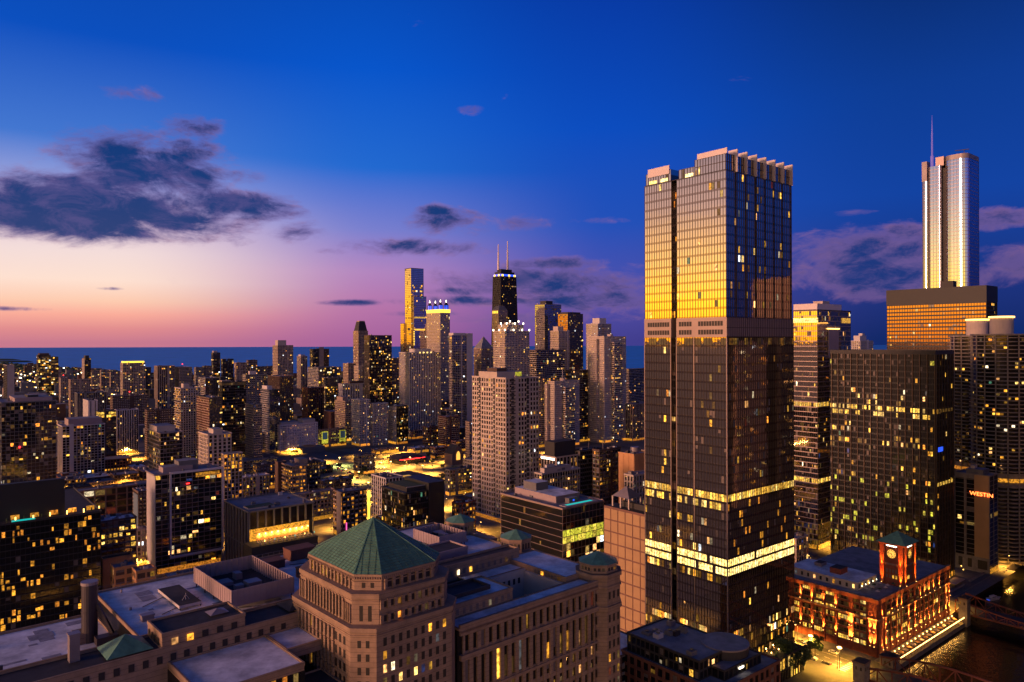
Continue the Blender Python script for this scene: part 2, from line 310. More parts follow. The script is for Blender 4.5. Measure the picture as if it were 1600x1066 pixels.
class Bld:
    def __init__(s, name, label, C, rot=ROT, cat='building', group=None, d=None):
        s.root = empty(name, (C.x, C.y, 0), rot); tag(s.root, label, cat, group)
        s.g, s.fr, s.lt, s.bl, s.rf = MB(), MB(), MB(), MB(), MB(); s.d = d or C.y; s.C = C; s.indiv = 0; s.rnd = random.Random(sum(map(ord, label)))
    def q(s, T, a, z, off, base):
        if T == 'S': return (a, base - off, z)
        if T == 'N': return (a, base + off, z)
        if T == 'W': return (base - off, a, z)
        return (base + off, a, z)
    def fbox(s, mb, T, base, a0, a1, z0, z1, out, m):
        if T == 'S': mb.box(a0, base - out, z0, a1, base + .02, z1, m)
        elif T == 'N': mb.box(a0, base - .02, z0, a1, base + out, z1, m)
        elif T == 'W': mb.box(base - out, a0, z0, base + .02, a1, z1, m)
        else: mb.box(base - .02, a0, z0, base + out, a1, z1, m)
    def fquad(s, mb, T, base, a0, a1, z0, z1, off, m):
        p = [s.q(T, a0, z0, off, base), s.q(T, a1, z0, off, base), s.q(T, a1, z1, off, base), s.q(T, a0, z1, off, base)]
        if T in 'WN': p.reverse()
        mb.poly(p, m)
    def facade(s, T, base, a0, a1, z0, z1, st):
        rn = s.rnd; px = s.d / F
        bay = max(st['bay'], px * 2.4); fl = max(st['fl'], px * 2.4)
        nb = max(1, round((a1 - a0) / bay)); nf = max(1, round((z1 - z0) / fl)); bw = (a1 - a0) / nb; fh = (z1 - z0) / nf
        pw = st['pier'] * bw / st['bay']; sw = st['span'] * fh / st['fl']
        if pw > 0:
            for i in range(nb + 1):
                c = a0 + i * bw; s.fbox(s.fr, T, base, max(a0, c - pw / 2), min(a1, c + pw / 2), z0, z1 + (.01 if st['pd'] > st['sd'] else -.01), st['pd'], st['wall'])
        if sw > 0:
            for j in range(nf + 1):
                c = z0 + j * fh; s.fbox(s.fr, T, base, a0 + .003, a1 - .003, max(z0, c - sw * .4), min(z1, c + sw * .6), st['sd'], st['smat'])
        for j in range(nf):
            p = st['lit'] * 1.15 * rn.choice((.35, .7, 1, 1.2, 2.2)); m = st['lm']; row = st['rows'](T, j, nf) if st['rows'] else None
            if row: p, m = row
            zz0 = z0 + j * fh + sw * .6 + .05; zz1 = z0 + (j + 1) * fh - sw * .4 - .05; run = False
            for i in range(nb):
                hit = rn.random() < (p * 1.0 if not run else min(.97, p * 1.0 + .16)); run = hit
                x0 = a0 + i * bw + pw / 2 + .04; x1 = a0 + (i + 1) * bw - pw / 2 - .04
                if x1 <= x0 or zz1 <= zz0: continue
                if hit:
                    mm_ = m
                    if row is None and m == 'lit' and rn.random() < .38: m = 'lit_dim'
                    if row is None and px < 1.3:
                        ww = x1 - x0; f0 = rn.choice((0, 0, .25, .45)); f1 = rn.choice((1, 1, .8, .6)); x0, x1 = x0 + ww * f0 * (f0 < f1), x0 + ww * max(f1, f0 + .35) if f0 + .35 < 1 else x1
                        if rn.random() < .4: zz1_ = zz0 + (zz1 - zz0) * rn.choice((.55, .7))
                        else: zz1_ = zz1
                    else: zz1_ = zz1
                    if s.indiv > 0 and rn.random() < .8:
                        s.indiv -= 1
                        pane(s.root, T, x1 - x0, zz1_ - zz0, s.q(T, (x0 + x1) / 2, (zz0 + zz1_) / 2, .05, base), m)
                    else: s.fquad(s.lt, T, base, x0, x1, zz0, zz1_, .05, m)
                    m = mm_
                elif rn.random() < st['blind']: s.fquad(s.bl, T, base, x0, x1, zz0 + (zz1 - zz0) * rn.choice((0, 0, .3, .5)), zz1, .04, 'blind')
    def vol(s, x0, y0, x1, y1, z0, z1, st, parapet=1.0, roof='roof_grey', stw=None, sts=None):
        s.g.box(x0, y0, z0, x1, y1, z1, st['glass'])
        for T in st['faces']:
            t = (stw if T == 'W' else sts if T == 'S' else None) or st
            if T == 'S': s.facade('S', y0, x0, x1, z0, z1, t)
            if T == 'W': s.facade('W', x0, y0, y1, z0, z1, t)
            if T == 'E': s.facade('E', x1, y0, y1, z0, z1, t)
            if T == 'N': s.facade('N', y1, x0, x1, z0, z1, t)
        for T in 'EN':
            if T not in st['faces']:
                if T == 'E': s.fbox(s.fr, 'E', x1, y0, y1, z0, z1, .2, st['wall'])
                else: s.fbox(s.fr, 'N', y1, x0, x1, z0, z1, .2, st['wall'])
        s.roof(x0, y0, x1, y1, z1, st['wall'], parapet, roof, max(st['pd'], st['sd']) + .06)
    def roof(s, x0, y0, x1, y1, z, wall, parapet, roof, o=.3):
        t = .45; p = parapet; a, b, c, d = x0 - o, y0 - o, x1 + o, y1 + o
        s.rf.poly([(a + .1, b + .1, z + .12), (c - .1, b + .1, z + .12), (c - .1, d - .1, z + .12), (a + .1, d - .1, z + .12)], roof)
        if p > 0:
            s.rf.box(a, b, z + .02, c, b + t, z + p, wall); s.rf.box(a, d - t, z + .02, c, d, z + p, wall)
            s.rf.box(a, b + t, z + .02, a + t, d - t, z + p, wall); s.rf.box(c - t, b + t, z + .02, c, d - t, z + p, wall)
    def plain(s, x0, y0, z0, x1, y1, z1, m, top='roof_grey', name='penthouse'):
        b = MB(); b.box(x0, y0, z0, x1, y1, z1, m, top); b.box(x0 - .15, y0 - .15, z1 - .35, x1 + .15, y1 + .15, z1 - .05, m); return b.build(name, s.root)
    def units(s, x0, y0, x1, y1, z, n, m='metal'):
        for _ in range(n):
            w, h, k = s.rnd.uniform(1.2, 3.5), s.rnd.uniform(1, 2.6), s.rnd.uniform(1.2, 3.5)
            if x1 - x0 < 6 or y1 - y0 < 6: return
            x = s.rnd.uniform(x0 + 1, x1 - w - 1); y = s.rnd.uniform(y0 + 1, y1 - k - 1); b = MB(); mm = s.rnd.choice((m, 'grey', 'dark_metal', 'white'))
            b.box(x, y, z + .1, x + w, y + k, z + h, mm); b.cyl(x + w / 2, y + k / 2, min(w, k) * .3, z + h - .05, z + h + .3, 'dark_metal', 8)
            b.build('roof_unit', s.root)
    def done(s):
        s.g.build('glass', s.root); s.fr.build('wall', s.root, 'stuff'); s.lt.build('lit_window', s.root, 'stuff'); s.bl.build('window_blind', s.root, 'stuff'); s.rf.build('roof', s.root)
        return s.root
def place(xl, xc, xr, yt, d, h=None):
    C = P(xc, d); dp = solve(C, N, xl); w = solve(C, E, xr); z = h if h else zof(yt, d)
    e, n = en(C); FOOT.append((e, e + w, n, n + dp)); return C, w, dp, z
def B(name, label, xl, xc, xr, yt, d, st, stw=None, sts=None, pent=None, roof='roof_grey', par=1.0, cap=80, units=3, indiv=0, group=None):
    """building by its three vertical edges in the photo (far end of west face, corner, far end of south face), its top and its distance"""
    C, w, dp, z = place(xl, xc, xr, yt, d); dp = max(8, min(dp, cap)); w = max(8, min(w, cap + 20))
    b = Bld(name, label, C, group=group, d=d); b.indiv = indiv
    b.vol(0, 0, w, dp, 0, z, st, par, roof, stw, sts)
    for q in (pent or []):
        fx0, fy0, fx1, fy1, dz, m = q; b.plain(w * fx0, dp * fy0, z + .1, w * fx1, dp * fy1, z + dz, m)
    if units: b.units(0, 0, w, dp, z, units)
    b.w, b.dp, b.z = w, dp, z; r_ = b.rnd; wl = st['wall']
    if 430 < d < 1300 and r_.random() < .75:
        for T_, L_ in (('S', w), ('W', dp)):
            m = MB(); b.fbox(m, T_, 0, 1, L_ - 1, .6, 3.8, max(st['pd'], st['sd']) + .12, 'lit_orange'); m.build('shopfront', b.root)
    if d > 600 and w > 14 and st['fl'] < 5:
        if r_.random() < .45: f = r_.uniform(.15, .75); m = MB(); m.box(w * f, -.7, 0, w * f + w * r_.uniform(.06, .13), -.1, z + r_.choice((0, 2.5)), wl); m.build('stair_core', b.root)
        if r_.random() < .5:
            f = r_.uniform(.05, .8); ww = min(5.5, w * .18); m = MB()
            for k in range(int(z / 3.2)): m.box(w * f, -1.5, k * 3.2 + 2.9, w * f + ww, -.2, k * 3.2 + 3.1, wl); m.box(w * f, -1.55, k * 3.2 + 3.1, w * f + ww, -1.48, k * 3.2 + 4.0, 'dark_metal')
            m.build('balcony', b.root, 'stuff')
        if r_.random() < .45 and dp > 14:
            f = r_.uniform(.05, .7); ww = min(5.5, dp * .2); m = MB()
            for k in range(int(z / 3.2)): m.box(-1.5, dp * f, k * 3.2 + 2.9, -.2, dp * f + ww, k * 3.2 + 3.1, wl)
            m.build('balcony', b.root, 'stuff')
        if r_.random() < .5: m = MB(); x_, y_ = w * r_.uniform(.2, .8), dp * r_.uniform(.2, .8); m.cyl(x_, y_, .16 + d * .00018, z, z + r_.uniform(5, 11), 'metal', 5); m.build('antenna', b.root)
        if r_.random() < .09: m = MB(); m.cyl(w * .5, dp * .5, .4 + d * .0003, z + 6, z + 7.2 + d * .0004, 'glow_red', 6); m.cyl(w * .5, dp * .5, .2, z, z + 6, 'metal', 5); m.build('warning_lamp', b.root)
    return b
# ------------------------------------------------------------------ ground, lake, river
def sheet(name, pts, m, z, kind='structure'):
    b = MB(); b.poly([(p[0], p[1], z) for p in pts], m); return b.build(name, None, kind)
QUAY = [(-70000, 108), (-400, 108), (40, 128), (190, 146), (330, 152), (371, 164), (372, 168), (470, 168), (494, 170), (500, 178), (620, 178), (2500, 170)]
SHORE = [P(1650, 2000), P(1300, 2050), P(1000, 2350), P(870, 2450), P(620, 2750), P(470, 3050), P(250, 3300), P(110, 4400), P(0, 5600), P(-200, 9500)]
gp = [xy(*q) for q in QUAY] + SHORE + [Vector((-40000, 22500)), Vector((-75000, 20000))]
sheet('ground', gp, 'asphalt', 0)
b = MB()                                          # quay walls down to the river
for q0, q1 in zip(QUAY[1:-1], QUAY[2:]):
    a, c = xy(*q0), xy(*q1); b.poly([(a.x, a.y, -8), (c.x, c.y, -8), (c.x, c.y, .35), (a.x, a.y, .35)], 'concrete')
    dd = (c - a).normalized() * .0; nn = Vector((-(c - a).y, (c - a).x)).normalized() * .5
    b.poly([(a.x, a.y, .35), (c.x, c.y, .35), (c.x + nn.x, c.y + nn.y, .35), (a.x + nn.x, a.y + nn.y, .35)], 'concrete')
b.build('quay_wall', None, 'structure')
sheet('river', [xy(-70000, 40), xy(2600, 40), xy(2600, 185), xy(-70000, 185)], 'river_water', -5)
sheet('south_bank_ground', [xy(-70000, -40000), xy(9000, -40000), xy(9000, 84), xy(-70000, 84)], 'asphalt', -.004)
sheet('lake', [(-26000, 1000), (26000, 1000), (26000, 23500), (-26000, 23500)], 'lake_water', -3)
for px, py, L, w in ((8, 563, 190, 120), (-30, 560, 300, 200)):    # wooded spits out in the lake
    d = dground(py); c = P(px, d); b = MB(); pts = [(c.x + L * math.cos(a) * (1 + .2 * math.sin(3 * a)), c.y + w * math.sin(a)) for a in [k * math.pi / 12 for k in range(24)]]
    b.frus(pts, -3, [(c.x + (x - c.x) * .8, c.y + (y - c.y) * .7) for x, y in pts], 9, 'foliage'); b.build('wooded_spit', None, 'structure')
# street paving: pavement round every block, painted lines on the street by the river
EST = [-840, -720, -600, -480, -360, -240, -120, 0, 118, 238, 358, 482, 600, 715, 830, 950, 1070, 1190, 1310]
NST = [270, 385, 485, 590, 695, 800, 905, 1010, 1115, 1220, 1330, 1440]
FOOT_P = []
for i in range(len(EST) - 1):
    for j in range(-1, len(NST) - 1):
        e0, e1 = EST[i] + 10, EST[i + 1] - 10; n0, n1 = (NST[j] + 9 if j >= 0 else 171), NST[j + 1] - 9
        c = xy((e0 + e1) / 2, (n0 + n1) / 2)
        if c.y < 150 or abs(c.x) > .75 * c.y + 120: continue
        if j < 0 and e0 < 250: continue
        b = MB(); q = [xy(e0, n0), xy(e1, n0), xy(e1, n1), xy(e0, n1)]; b.prism([(p.x, p.y) for p in q], .004, .15, 'pave'); b.build('pavement', None, 'structure')
b = MB()
def strip(e0, n0, e1, n1, z=.012, m='paint'):
    b.poly([(p.x, p.y, z) for p in (xy(e0, n0), xy(e1, n0), xy(e1, n1), xy(e0, n1))], m)
for k in range(40): strip(357.9, 172 + k * 6, 358.1, 175 + k * 6)
for k in range(8): strip(349.5 + k * 2.1, 172, 350.5 + k * 2.1, 175.5)
for e in (353, 363): strip(e - .07, 177, e + .07, 380)
for e in (476, 482, 488):
    for k in range(30): strip(e - .07, 180 + k * 6, e + .07, 183 + k * 6)
for n in (270, 385, 485, 590):
    for k in range(60): strip(-100 + k * 12, n - .08, -96 + k * 12, n + .08)
b.build('road_marking', None, 'structure')

# ================================================================== large stone building with the pyramid tower
PM = R(48.0); EM = Vector((math.sin(PM), math.cos(PM))); NM = Vector((-EM.y, EM.x)); RM = math.atan2(EM.y, EM.x)
A0 = Vector((-15.4, 188.0))
for e_ in range(-120, 80, 20):
    for n_ in range(-10, 100, 20):
        p = A0 + EM * e_ + NM * n_; q = en(p); FOOT.append((q[0] - 14, q[0] + 14, q[1] - 14, q[1] + 14))
mart = Bld('stone_hall', 'huge buff stone block with flat pale roofs and an octagonal tower under a green pyramid', A0, RM, d=200)
mart.indiv = 210
RZ = 86.0
def oct8(x0, y0, x1, y1, c): return [(x0 + c, y0), (x1 - c, y0), (x1, y0 + c), (x1, y1 - c), (x1 - c, y1), (x0 + c, y1), (x0, y1 - c), (x0, y0 + c)]
def ring(mb, pts, z0, z1, grow, m):
    cx = sum(p[0] for p in pts) / len(pts); cy_ = sum(p[1] for p in pts) / len(pts)
    def g(p):
        v = Vector((p[0] - cx, p[1] - cy_)); return (p[0] + v.normalized().x * grow, p[1] + v.normalized().y * grow)
    mb.prism([g(p) for p in pts], z0, z1, m)
MST = ST(bay=2.65, fl=4.2, pier=1.25, span=1.5, pd=.55, sd=.28, wall='stone', glass='glass_dark', lit=.17, lm='lit', blind=.25)
MTALL = dict(MST, span=.9, pier=1.3, lit=.13)
b = MB()
def mb_wall(T, base, a0, a1, z0, z1, st): mart.facade(T, base, a0, a1, z0, z1, st)
# main block bodies (glass core, stone lattice on the faces that show)
mart.g.box(1.5, 0, 0, 62, 93.5, 70, 'glass_dark'); mart.g.box(1.5, 0, 70.01, 26.2, 93.5, RZ - .15, 'glass_dark'); mart.g.box(26.25, 0, 70.01, 47.8, 6.2, RZ - .16, 'glass_dark'); mart.g.box(26.25, 24.5, 70.01, 47.8, 93.5, RZ - .16, 'glass_dark'); mart.g.box(47.85, 0, 70.01, 62, 93.5, RZ - .15, 'glass_dark'); mart.g.box(-61, 26, 0, 1.5, 93.5, RZ - .1, 'glass_dark'); mart.g.box(-118, 3, 0, -61.1, 93.5, 80 - .1, 'glass_dark')
mart.g.box(-61, 5, 0, -38, 26, RZ - .2, 'glass_dark')
for z0, z1, st in ((79.2, 84.2, dict(MST, fl=5, span=.9, lit=.42)), (68.5, 77.8, dict(MTALL, fl=9.3, span=1.0)), (60, 68, MST), (30, 60, MTALL), (0, 30, MST)):
    mb_wall('S', 0, 3, 54, z0, z1, st)
wb = MB()
wb.box(2, -1.1, 77.8, 55, .1, 79.2, 'stone'); wb.box(2, -.75, 84.2, 55, .1, 87.0, 'stone'); wb.box(2, -.8, 68, 55, .1, 68.6, 'stone')
for k in range(110): wb.box(2.2 + k * .48, -.95, 84.9, 2.42 + k * .48, -.7, 85.5, 'stone_dark')
wb.build('cornice', mart.root, 'stuff')
# end bay under the corner turret
wb = MB(); o_ = oct8(54, -2.5, 66.5, 10, 3.2); wb.prism(o_, 0, 88.4, 'stone'); ring(wb, o_, 77.6, 78.8, .5, 'stone'); ring(wb, o_, 84.4, 84.9, .35, 'stone'); ring(wb, o_, 87.4, 88.6, .5, 'stone'); wb.build('corner_tower', mart.root)
for z in (30, 34, 38, 42, 46, 50, 54, 58, 62, 66, 70, 74, 81):
    for x in (58.3, 60.3, 62.3):
        pane(mart.root, 'S', .9, 2.3, (x, -2.56, z + 1), 'lit' if random.random() < .2 else 'louvre')
    for x in (5, 3.2): pane(mart.root, 'W', .9, 2.3, (53.94, x - 4, z + 1), 'louvre')
def turret(e, n, z0, r, hb, hr):
    t = MB(); pts = [(e + r * math.cos(R(22.5 + 45 * k)), n + r * math.sin(R(22.5 + 45 * k))) for k in range(8)]
    t.prism(pts, z0, z0 + hb, 'stone'); ring(t, pts, z0 + hb - .1, z0 + hb + .45, .35, 'stone'); ring(t, pts, z0 + .2, z0 + .7, .25, 'stone')
    o = t.build('turret', mart.root); c = MB()
    c.cone([(e + (r + .25) * math.cos(R(22.5 + 45 * k)), n + (r + .25) * math.sin(R(22.5 + 45 * k))) for k in range(8)], z0 + hb + .46, (e, n, z0 + hb + hr), 'copper'); q = c.build('copper_roof', o)
    w = MB()
    for k in range(8):
        a = R(45 * k); ux, uy = math.cos(a), math.sin(a); rr = r * math.cos(R(22.5)) + .03
        for s in (-1, 0, 1):
            cx, cy_ = e + ux * rr - uy * s * 1.3, n + uy * rr + ux * s * 1.3
            w.poly([(cx + uy * .4, cy_ - ux * .4, z0 + hb * .3), (cx - uy * .4, cy_ + ux * .4, z0 + hb * .3), (cx - uy * .4, cy_ + ux * .4, z0 + hb * .75), (cx + uy * .4, cy_ - ux * .4, z0 + hb * .75)], 'lit_dim' if random.random() < .3 else 'louvre')
    w.build('turret_window', o, 'stuff'); return o
turret(60.2, 3.8, 88.6, 6.1, 2.2, 3.3)
for n_ in (43, 75): turret(61, n_, 86.1, 5.6, 4.4, 2.9)
turret(-88, 42, 80.1, 6.5, 5.0, 3.0)
# tower: three stages and the copper pyramid
TX0, TY0, TX1, TY1 = -29.0, -3.7, 1.2, 34.0
def stage(ins, z0, z1, ch, name):
    t = MB(); pts = oct8(TX0 + ins, TY0 + ins, TX1 - ins, TY1 - ins, ch); t.prism(pts, z0, z1, 'stone', 'roof_dark'); ring(t, pts, z1 - .9, z1 + .25, .4, 'stone'); ring(t, pts, z1 - 1.7, z1 - 1.4, .25, 'stone'); return t.build(name, mart.root)
stage(0, 0, 94, 4.3, 'tower_base'); stage(1.3, 94.2, 101.2, 4.5, 'tower_middle_stage'); stage(2.9, 101.3, 105.0, 4.6, 'tower_top_stage')
def wins(T, base, c0, c1, n, z0, z1, p, w=.62, pil=True, m2='louvre'):
    st = (c1 - c0) / n
    for i in range(n):
        a = c0 + (i + .5) * st; m = 'lit' if random.random() < p else m2
        pane(mart.root, T, st * w, z1 - z0, mart.q(T, a, (z0 + z1) / 2, .05, base), m)
    if pil:
        pb = MB()
        for i in range(n + 1): mart.fbox(pb, T, base, c0 + i * st - st * (1 - w) * .42, c0 + i * st + st * (1 - w) * .42, z0 - .3, z1 + .3, .5, 'stone')
        pb.build('pilaster', mart.root, 'stuff')
i1, i2 = 1.3, 2.9
wins('W', TX0 + i2, TY0 + 9, TY1 - 9, 11, 101.9, 103.8, .25); wins('S', TY0 + i2, TX0 + 8.5, TX1 - 8.5, 6, 101.9, 103.8, .3)
wins('W', TX0 + i1, TY0 + 9.5, TY1 - 9.5, 12, 94.8, 99.4, .0); wins('W', TX0 + i1, TY0 + 6.2, TY0 + 9, 3, 94.8, 98.6, 0); wins('W', TX0 + i1, TY1 - 9, TY1 - 6.2, 3, 94.8, 98.6, 0)
for z0, z1, p in ((94.7, 96.1, .5), (98.0, 99.6, .4)): wins('S', TY0 + i1, TX0 + 6.4, TX1 - 6.4, 9, z0, z1, p, .5)
for r in range(7):
    z = 89.6 - r * 3.1
    wins('S', TY0, TX0 + 5.5, TX1 - 5.5, 9, z, z + 1.9, .30, .44, False); wins('W', TX0, TY0 + 6, TY0 + 12, 3, z, z + 1.9, .05, .5, False)
    wins('W', TX0, TY0 + 12, TY1 - 8, 9, z, z + 2.3, .02, .5, r < 4)
bl = MB(); cz = []
for ins, c, zs in ((0, 4.3, [(89.6 - 3.1 * r, 1.7) for r in range(6)]), (1.3, 4.5, [(95.0, 3.6)]), (2.9, 4.6, [(102.0, 1.3)])):   # windows in the chamfers
    p0 = Vector((TX0 + ins, TY0 + ins + c)); p1 = Vector((TX0 + ins + c, TY0 + ins)); u = (p1 - p0).normalized(); nn = Vector((u.y, -u.x)) if Vector((u.y, -u.x)).dot(Vector((-1, -1))) > 0 else Vector((-u.y, u.x)); L = (p1 - p0).length
    for zz, hh_ in zs:
        for f in (.34, .66):
            q = p0 + u * L * f + nn * .04; bl.poly([(q.x - u.x * .42, q.y - u.y * .42, zz), (q.x + u.x * .42, q.y + u.y * .42, zz), (q.x + u.x * .42, q.y + u.y * .42, zz + hh_), (q.x - u.x * .42, q.y - u.y * .42, zz + hh_)], 'louvre')
bl.build('chamfer_window', mart.root, 'stuff')
pts = oct8(TX0 + 2.7, TY0 + 2.7, TX1 - 2.7, TY1 - 2.7, 4.6); rb = MB(); ap = (-14.0, 15.2, 114.6); rb.cone(pts, 105.3, ap, 'copper'); pyr = rb.build('pyramid_roof', mart.root)
sm = MB()                                          # raised copper seams of the pyramid
for k in range(8):
    p, q = pts[k], pts[(k + 1) % 8]; L = math.dist(p, q); nse = max(3, int(L / 1.3))
    sm.bar((p[0], p[1], 105.35), ap, .28, 'copper')
    for j in range(1, 22):
        f = j / 22; a_ = tuple(p[i] * (1 - f) + ap[i] * f for i in (0, 1)) + (105.33 + f * 9.27,); c_ = tuple(q[i] * (1 - f) + ap[i] * f for i in (0, 1)) + (105.33 + f * 9.27,); sm.bar(a_, c_, .13, 'copper_dark')
for k in range(8):
    p, q = Vector(pts[k]), Vector(pts[(k + 1) % 8]); nse = int((q - p).length / 1.5)
    for j in range(1, nse):
        c_ = p + (q - p) * (j / nse); tl = .55 + .4 * (1 - abs(j / nse - .5) * 2); t_ = Vector((ap[0], ap[1])); mid = (p + q) / 2; e_ = c_ + (t_ - mid) * (1 - abs(j / nse - .5) * 2) * .98
        sm.bar((c_.x, c_.y, 105.36), (e_.x, e_.y, 105.36 + 9.2 * (1 - abs(j / nse - .5) * 2) * .98), .10, 'copper_dark')
sm.build('copper_seam', pyr, 'stuff')
db = MB(); ps = oct8(TX0 + 2.6, TY0 + 2.6, TX1 - 2.6, TY1 - 2.6, 4.6)
for k in range(8):                                 # dentils under the eave
    p, q = Vector(ps[k]), Vector(ps[(k + 1) % 8]); n_ = int((q - p).length / .55)
    for j in range(n_):
        c = p + (q - p) * ((j + .5) / n_); db.box(c.x - .14, c.y - .14, 104.2, c.x + .14, c.y + .14, 104.65, 'stone_dark')
db.build('dentil', mart.root, 'stuff')
# roofs
def rbox(x0, y0, z0, x1, y1, z1, m, top, name, lip=.5):
    t = MB(); t.box(x0, y0, z0, x1, y1, z1, m)
    t.poly([(x0 + .35, y0 + .35, z1 + .06), (x1 - .35, y0 + .35, z1 + .06), (x1 - .35, y1 - .35, z1 + .06), (x0 + .35, y1 - .35, z1 + .06)], top)
    if lip:
        t.box(x0 - .12, y0 - .12, z1 - .3, x1 + .12, y0 + .3, z1 + lip, m); t.box(x0 - .12, y1 - .3, z1 - .3, x1 + .12, y1 + .12, z1 + lip, m)
        t.box(x0 - .12, y0 + .3, z1 - .3, x0 + .3, y1 - .3, z1 + lip, m); t.box(x1 - .3, y0 + .3, z1 - .3, x1 + .12, y1 - .3, z1 + lip, m)
    return t.build(name, mart.root)
rbox(1.6, -.6, 85.6, 54, 6, RZ, 'stone', 'roof_pale', 'roof', .35)
rbox(4, 6, RZ - .5, 26, 20, 89.4, 'stone', 'roof_pale', 'roof_penthouse'); wins('S', 5.88, 5, 25.5, 9, 86.8, 88.4, .35, .42, False, 'blind')
rbox(7, 10, 89.2, 21, 18, 89.9, 'dark', 'roof_dark', 'roof_pit', .8)
rbox(48, 6.1, RZ - .5, 61.5, 34, RZ + 1.6, 'stone', 'roof_pale', 'roof', .3); wins('W', 47.8, 8, 20, 8, RZ + .2, RZ + 1.3, .3, .7, False, 'blind')
cw = MB()                                          # light court walls
cw.box(26.2, 6.1, 70, 48, 6.8, RZ - .05, 'cream'); cw.box(26.2, 24, 70, 48, 25, RZ + .4, 'cream'); cw.box(26.1, 6.9, 70, 26.8, 24, RZ - .03, 'cream'); cw.box(47.2, 6.9, 70, 47.9, 24, RZ - .04, 'cream'); cw.box(26.8, 6.9, 70, 47.2, 24, 76, 'cream', 'roof_grey'); cw.build('light_court', mart.root)
wins('S', 23.95, 29, 46, 8, 82.4, 84.2, .05, .45, False)
rbox(26.2, 25, RZ - .5, 48, 31.5, RZ + .3, 'stone', 'roof_pale', 'roof', .3)
rbox(1.4, 31.6, RZ - .5, 52, 37, 90.2, 'stone', 'roof_dark', 'roof_gallery', .7); wins('S', 31.45, 10, 50, 16, 87.3, 88.9, .3, .4, False, 'blind')
rbox(1.5, 37.2, RZ - .6, 62, 93.5, RZ - .1, 'stone', 'roof_pale', 'roof', .7)
rbox(2, 37.5, RZ, 34, 56, RZ + 2.2, 'stone_dark', 'roof_dark', 'roof_block', .5); rbox(8, 44, RZ + 2, 40, 54, RZ + 4.6, 'plant_pink', 'roof_dark', 'roof_block', .6)
rbox(-60.9, 37, RZ - .6, 1.4, 93.5, RZ - .1, 'stone', 'roof_pale', 'roof', .7)
rbox(-118, 2.6, 79.5, -61.2, 93.4, 80, 'stone', 'roof_pale', 'roof', .7)
rbox(-60.8, 5, RZ - .8, -38.2, 26, 87.2, 'stone', 'roof_pale', 'roof', .5); rbox(-38.1, 14, RZ - .8, -29.3, 26, 87.3, 'stone', 'roof_pale', 'roof', .5)
wins('S', 4.8, -60, -39, 8, 83.2, 85.8, .85, .42, False); wins('S', 4.8, -60, -39, 8, 79, 82, .3, .42, False)
rbox(-38.1, 3.2, 60, -29.4, 13.9, 80.5, 'stone', 'roof_dark', 'court_roof', .4)
rbox(-112, 26.1, RZ - 6, 1.3, 36.9, 90.3, 'stone', 'roof_dark', 'roof_gallery', .8); wins('S', 26.0, -108, -32, 26, 87.6, 89.3, .1, .42, False)
rbox(-62, 26.6, 90.2, -43, 37.4, 93.6, 'stone', 'roof_dark', 'roof_penthouse', .5); wins('S', 26.4, -61, -44, 5, 91, 92.6, .3, .42, False); wins('W', -62.2, 28, 37, 4, 91, 92.6, 0, .5, False)
t = MB(); t.cone([(-50, 30), (-45.5, 30), (-45.5, 34), (-50, 34)], 94.1, (-47.7, 32, 95.0), 'metal'); t.build('skylight', mart.root)
t = MB(); t.cone([(-73, 27.5), (-63.5, 27.5), (-63.5, 36.5), (-73, 36.5)], 91.0, (-68.2, 32, 94.2), 'copper'); t.build('copper_roof', mart.root)
t = MB(); t.cone([(-31, 28), (-24, 28), (-24, 36), (-31, 36)], 91.0, (-27.5, 32, 92.4), 'roof_dark'); t.build('copper_roof', mart.root)
# screened plant decks
def plant(x0, y0, x1, y1, z0, z1, nm=True):
    t = MB(); w = .25
    for q in ((x0, y0, x1, y0 + w), (x0, y1 - w, x1, y1), (x0, y0 + w, x0 + w, y1 - w), (x1 - w, y0 + w, x1, y1 - w)): t.box(q[0], q[1], z0, q[2], q[3], z1, 'plant_pink')
    t.box(x0 + w, y0 + w, z0 + .1, x1 - w, y1 - w, z0 + .5, 'roof_dark')
    n_ = int((x1 - x0) / 1.6)
    for k in range(n_ + 1):
        x = x0 + (x1 - x0) * k / n_; t.box(x - .07, y0 - .1, z0 + .05, x + .07, y0 + .02, z1 - .05, 'plant_pink'); t.box(x - .12, y1 - w - .4, z0 + .05, x + .12, y1 - w + .02, z1 - .1, 'plant_pink')
    n_ = int((y1 - y0) / 1.6)
    for k in range(n_ + 1):
        y = y0 + (y1 - y0) * k / n_; t.box(x0 - .1, y - .07, z0 + .05, x0 + .02, y + .07, z1 - .05, 'plant_pink'); t.box(x1 - w - .4, y - .12, z0 + .05, x1 - w + .02, y + .12, z1 - .1, 'plant_pink')
    for x in (x0 + .4, x1 - .6):
        for k in range(5): y = y0 + .4 + (y1 - y0 - 1) * k / 4; t.box(x, y, RZ - .1, x + .25, y + .25, z0 + .02, 'dark_metal')
    o = t.build('plant_enclosure', mart.root)
    for k in range(7):
        u = MB(); x = random.uniform(x0 + 1, x1 - 5); y = random.uniform(y0 + 1.5, y1 - 5); u.box(x, y, z0 + .45, x + random.uniform(1.5, 4), y + random.uniform(1.5, 4.5), z0 + random.uniform(1.4, 2.8), random.choice(('dark_metal', 'metal', 'plant_pink'))); u.build('chiller', o)
plant(-37, 50.5, -19, 80, RZ + 1.4, RZ + 6); plant(40, 60, 52, 76, RZ + 1.2, RZ + 5)
t = MB(); t.box(-47, 62, RZ + .5, -41, 81, RZ + 1.3, 'white', 'roof_dark')
for x in (-46.8, -41.3):
    for y in (62.2, 71, 80.5): t.box(x, y, RZ - .1, x + .2, y + .2, RZ + .52, 'dark_metal')
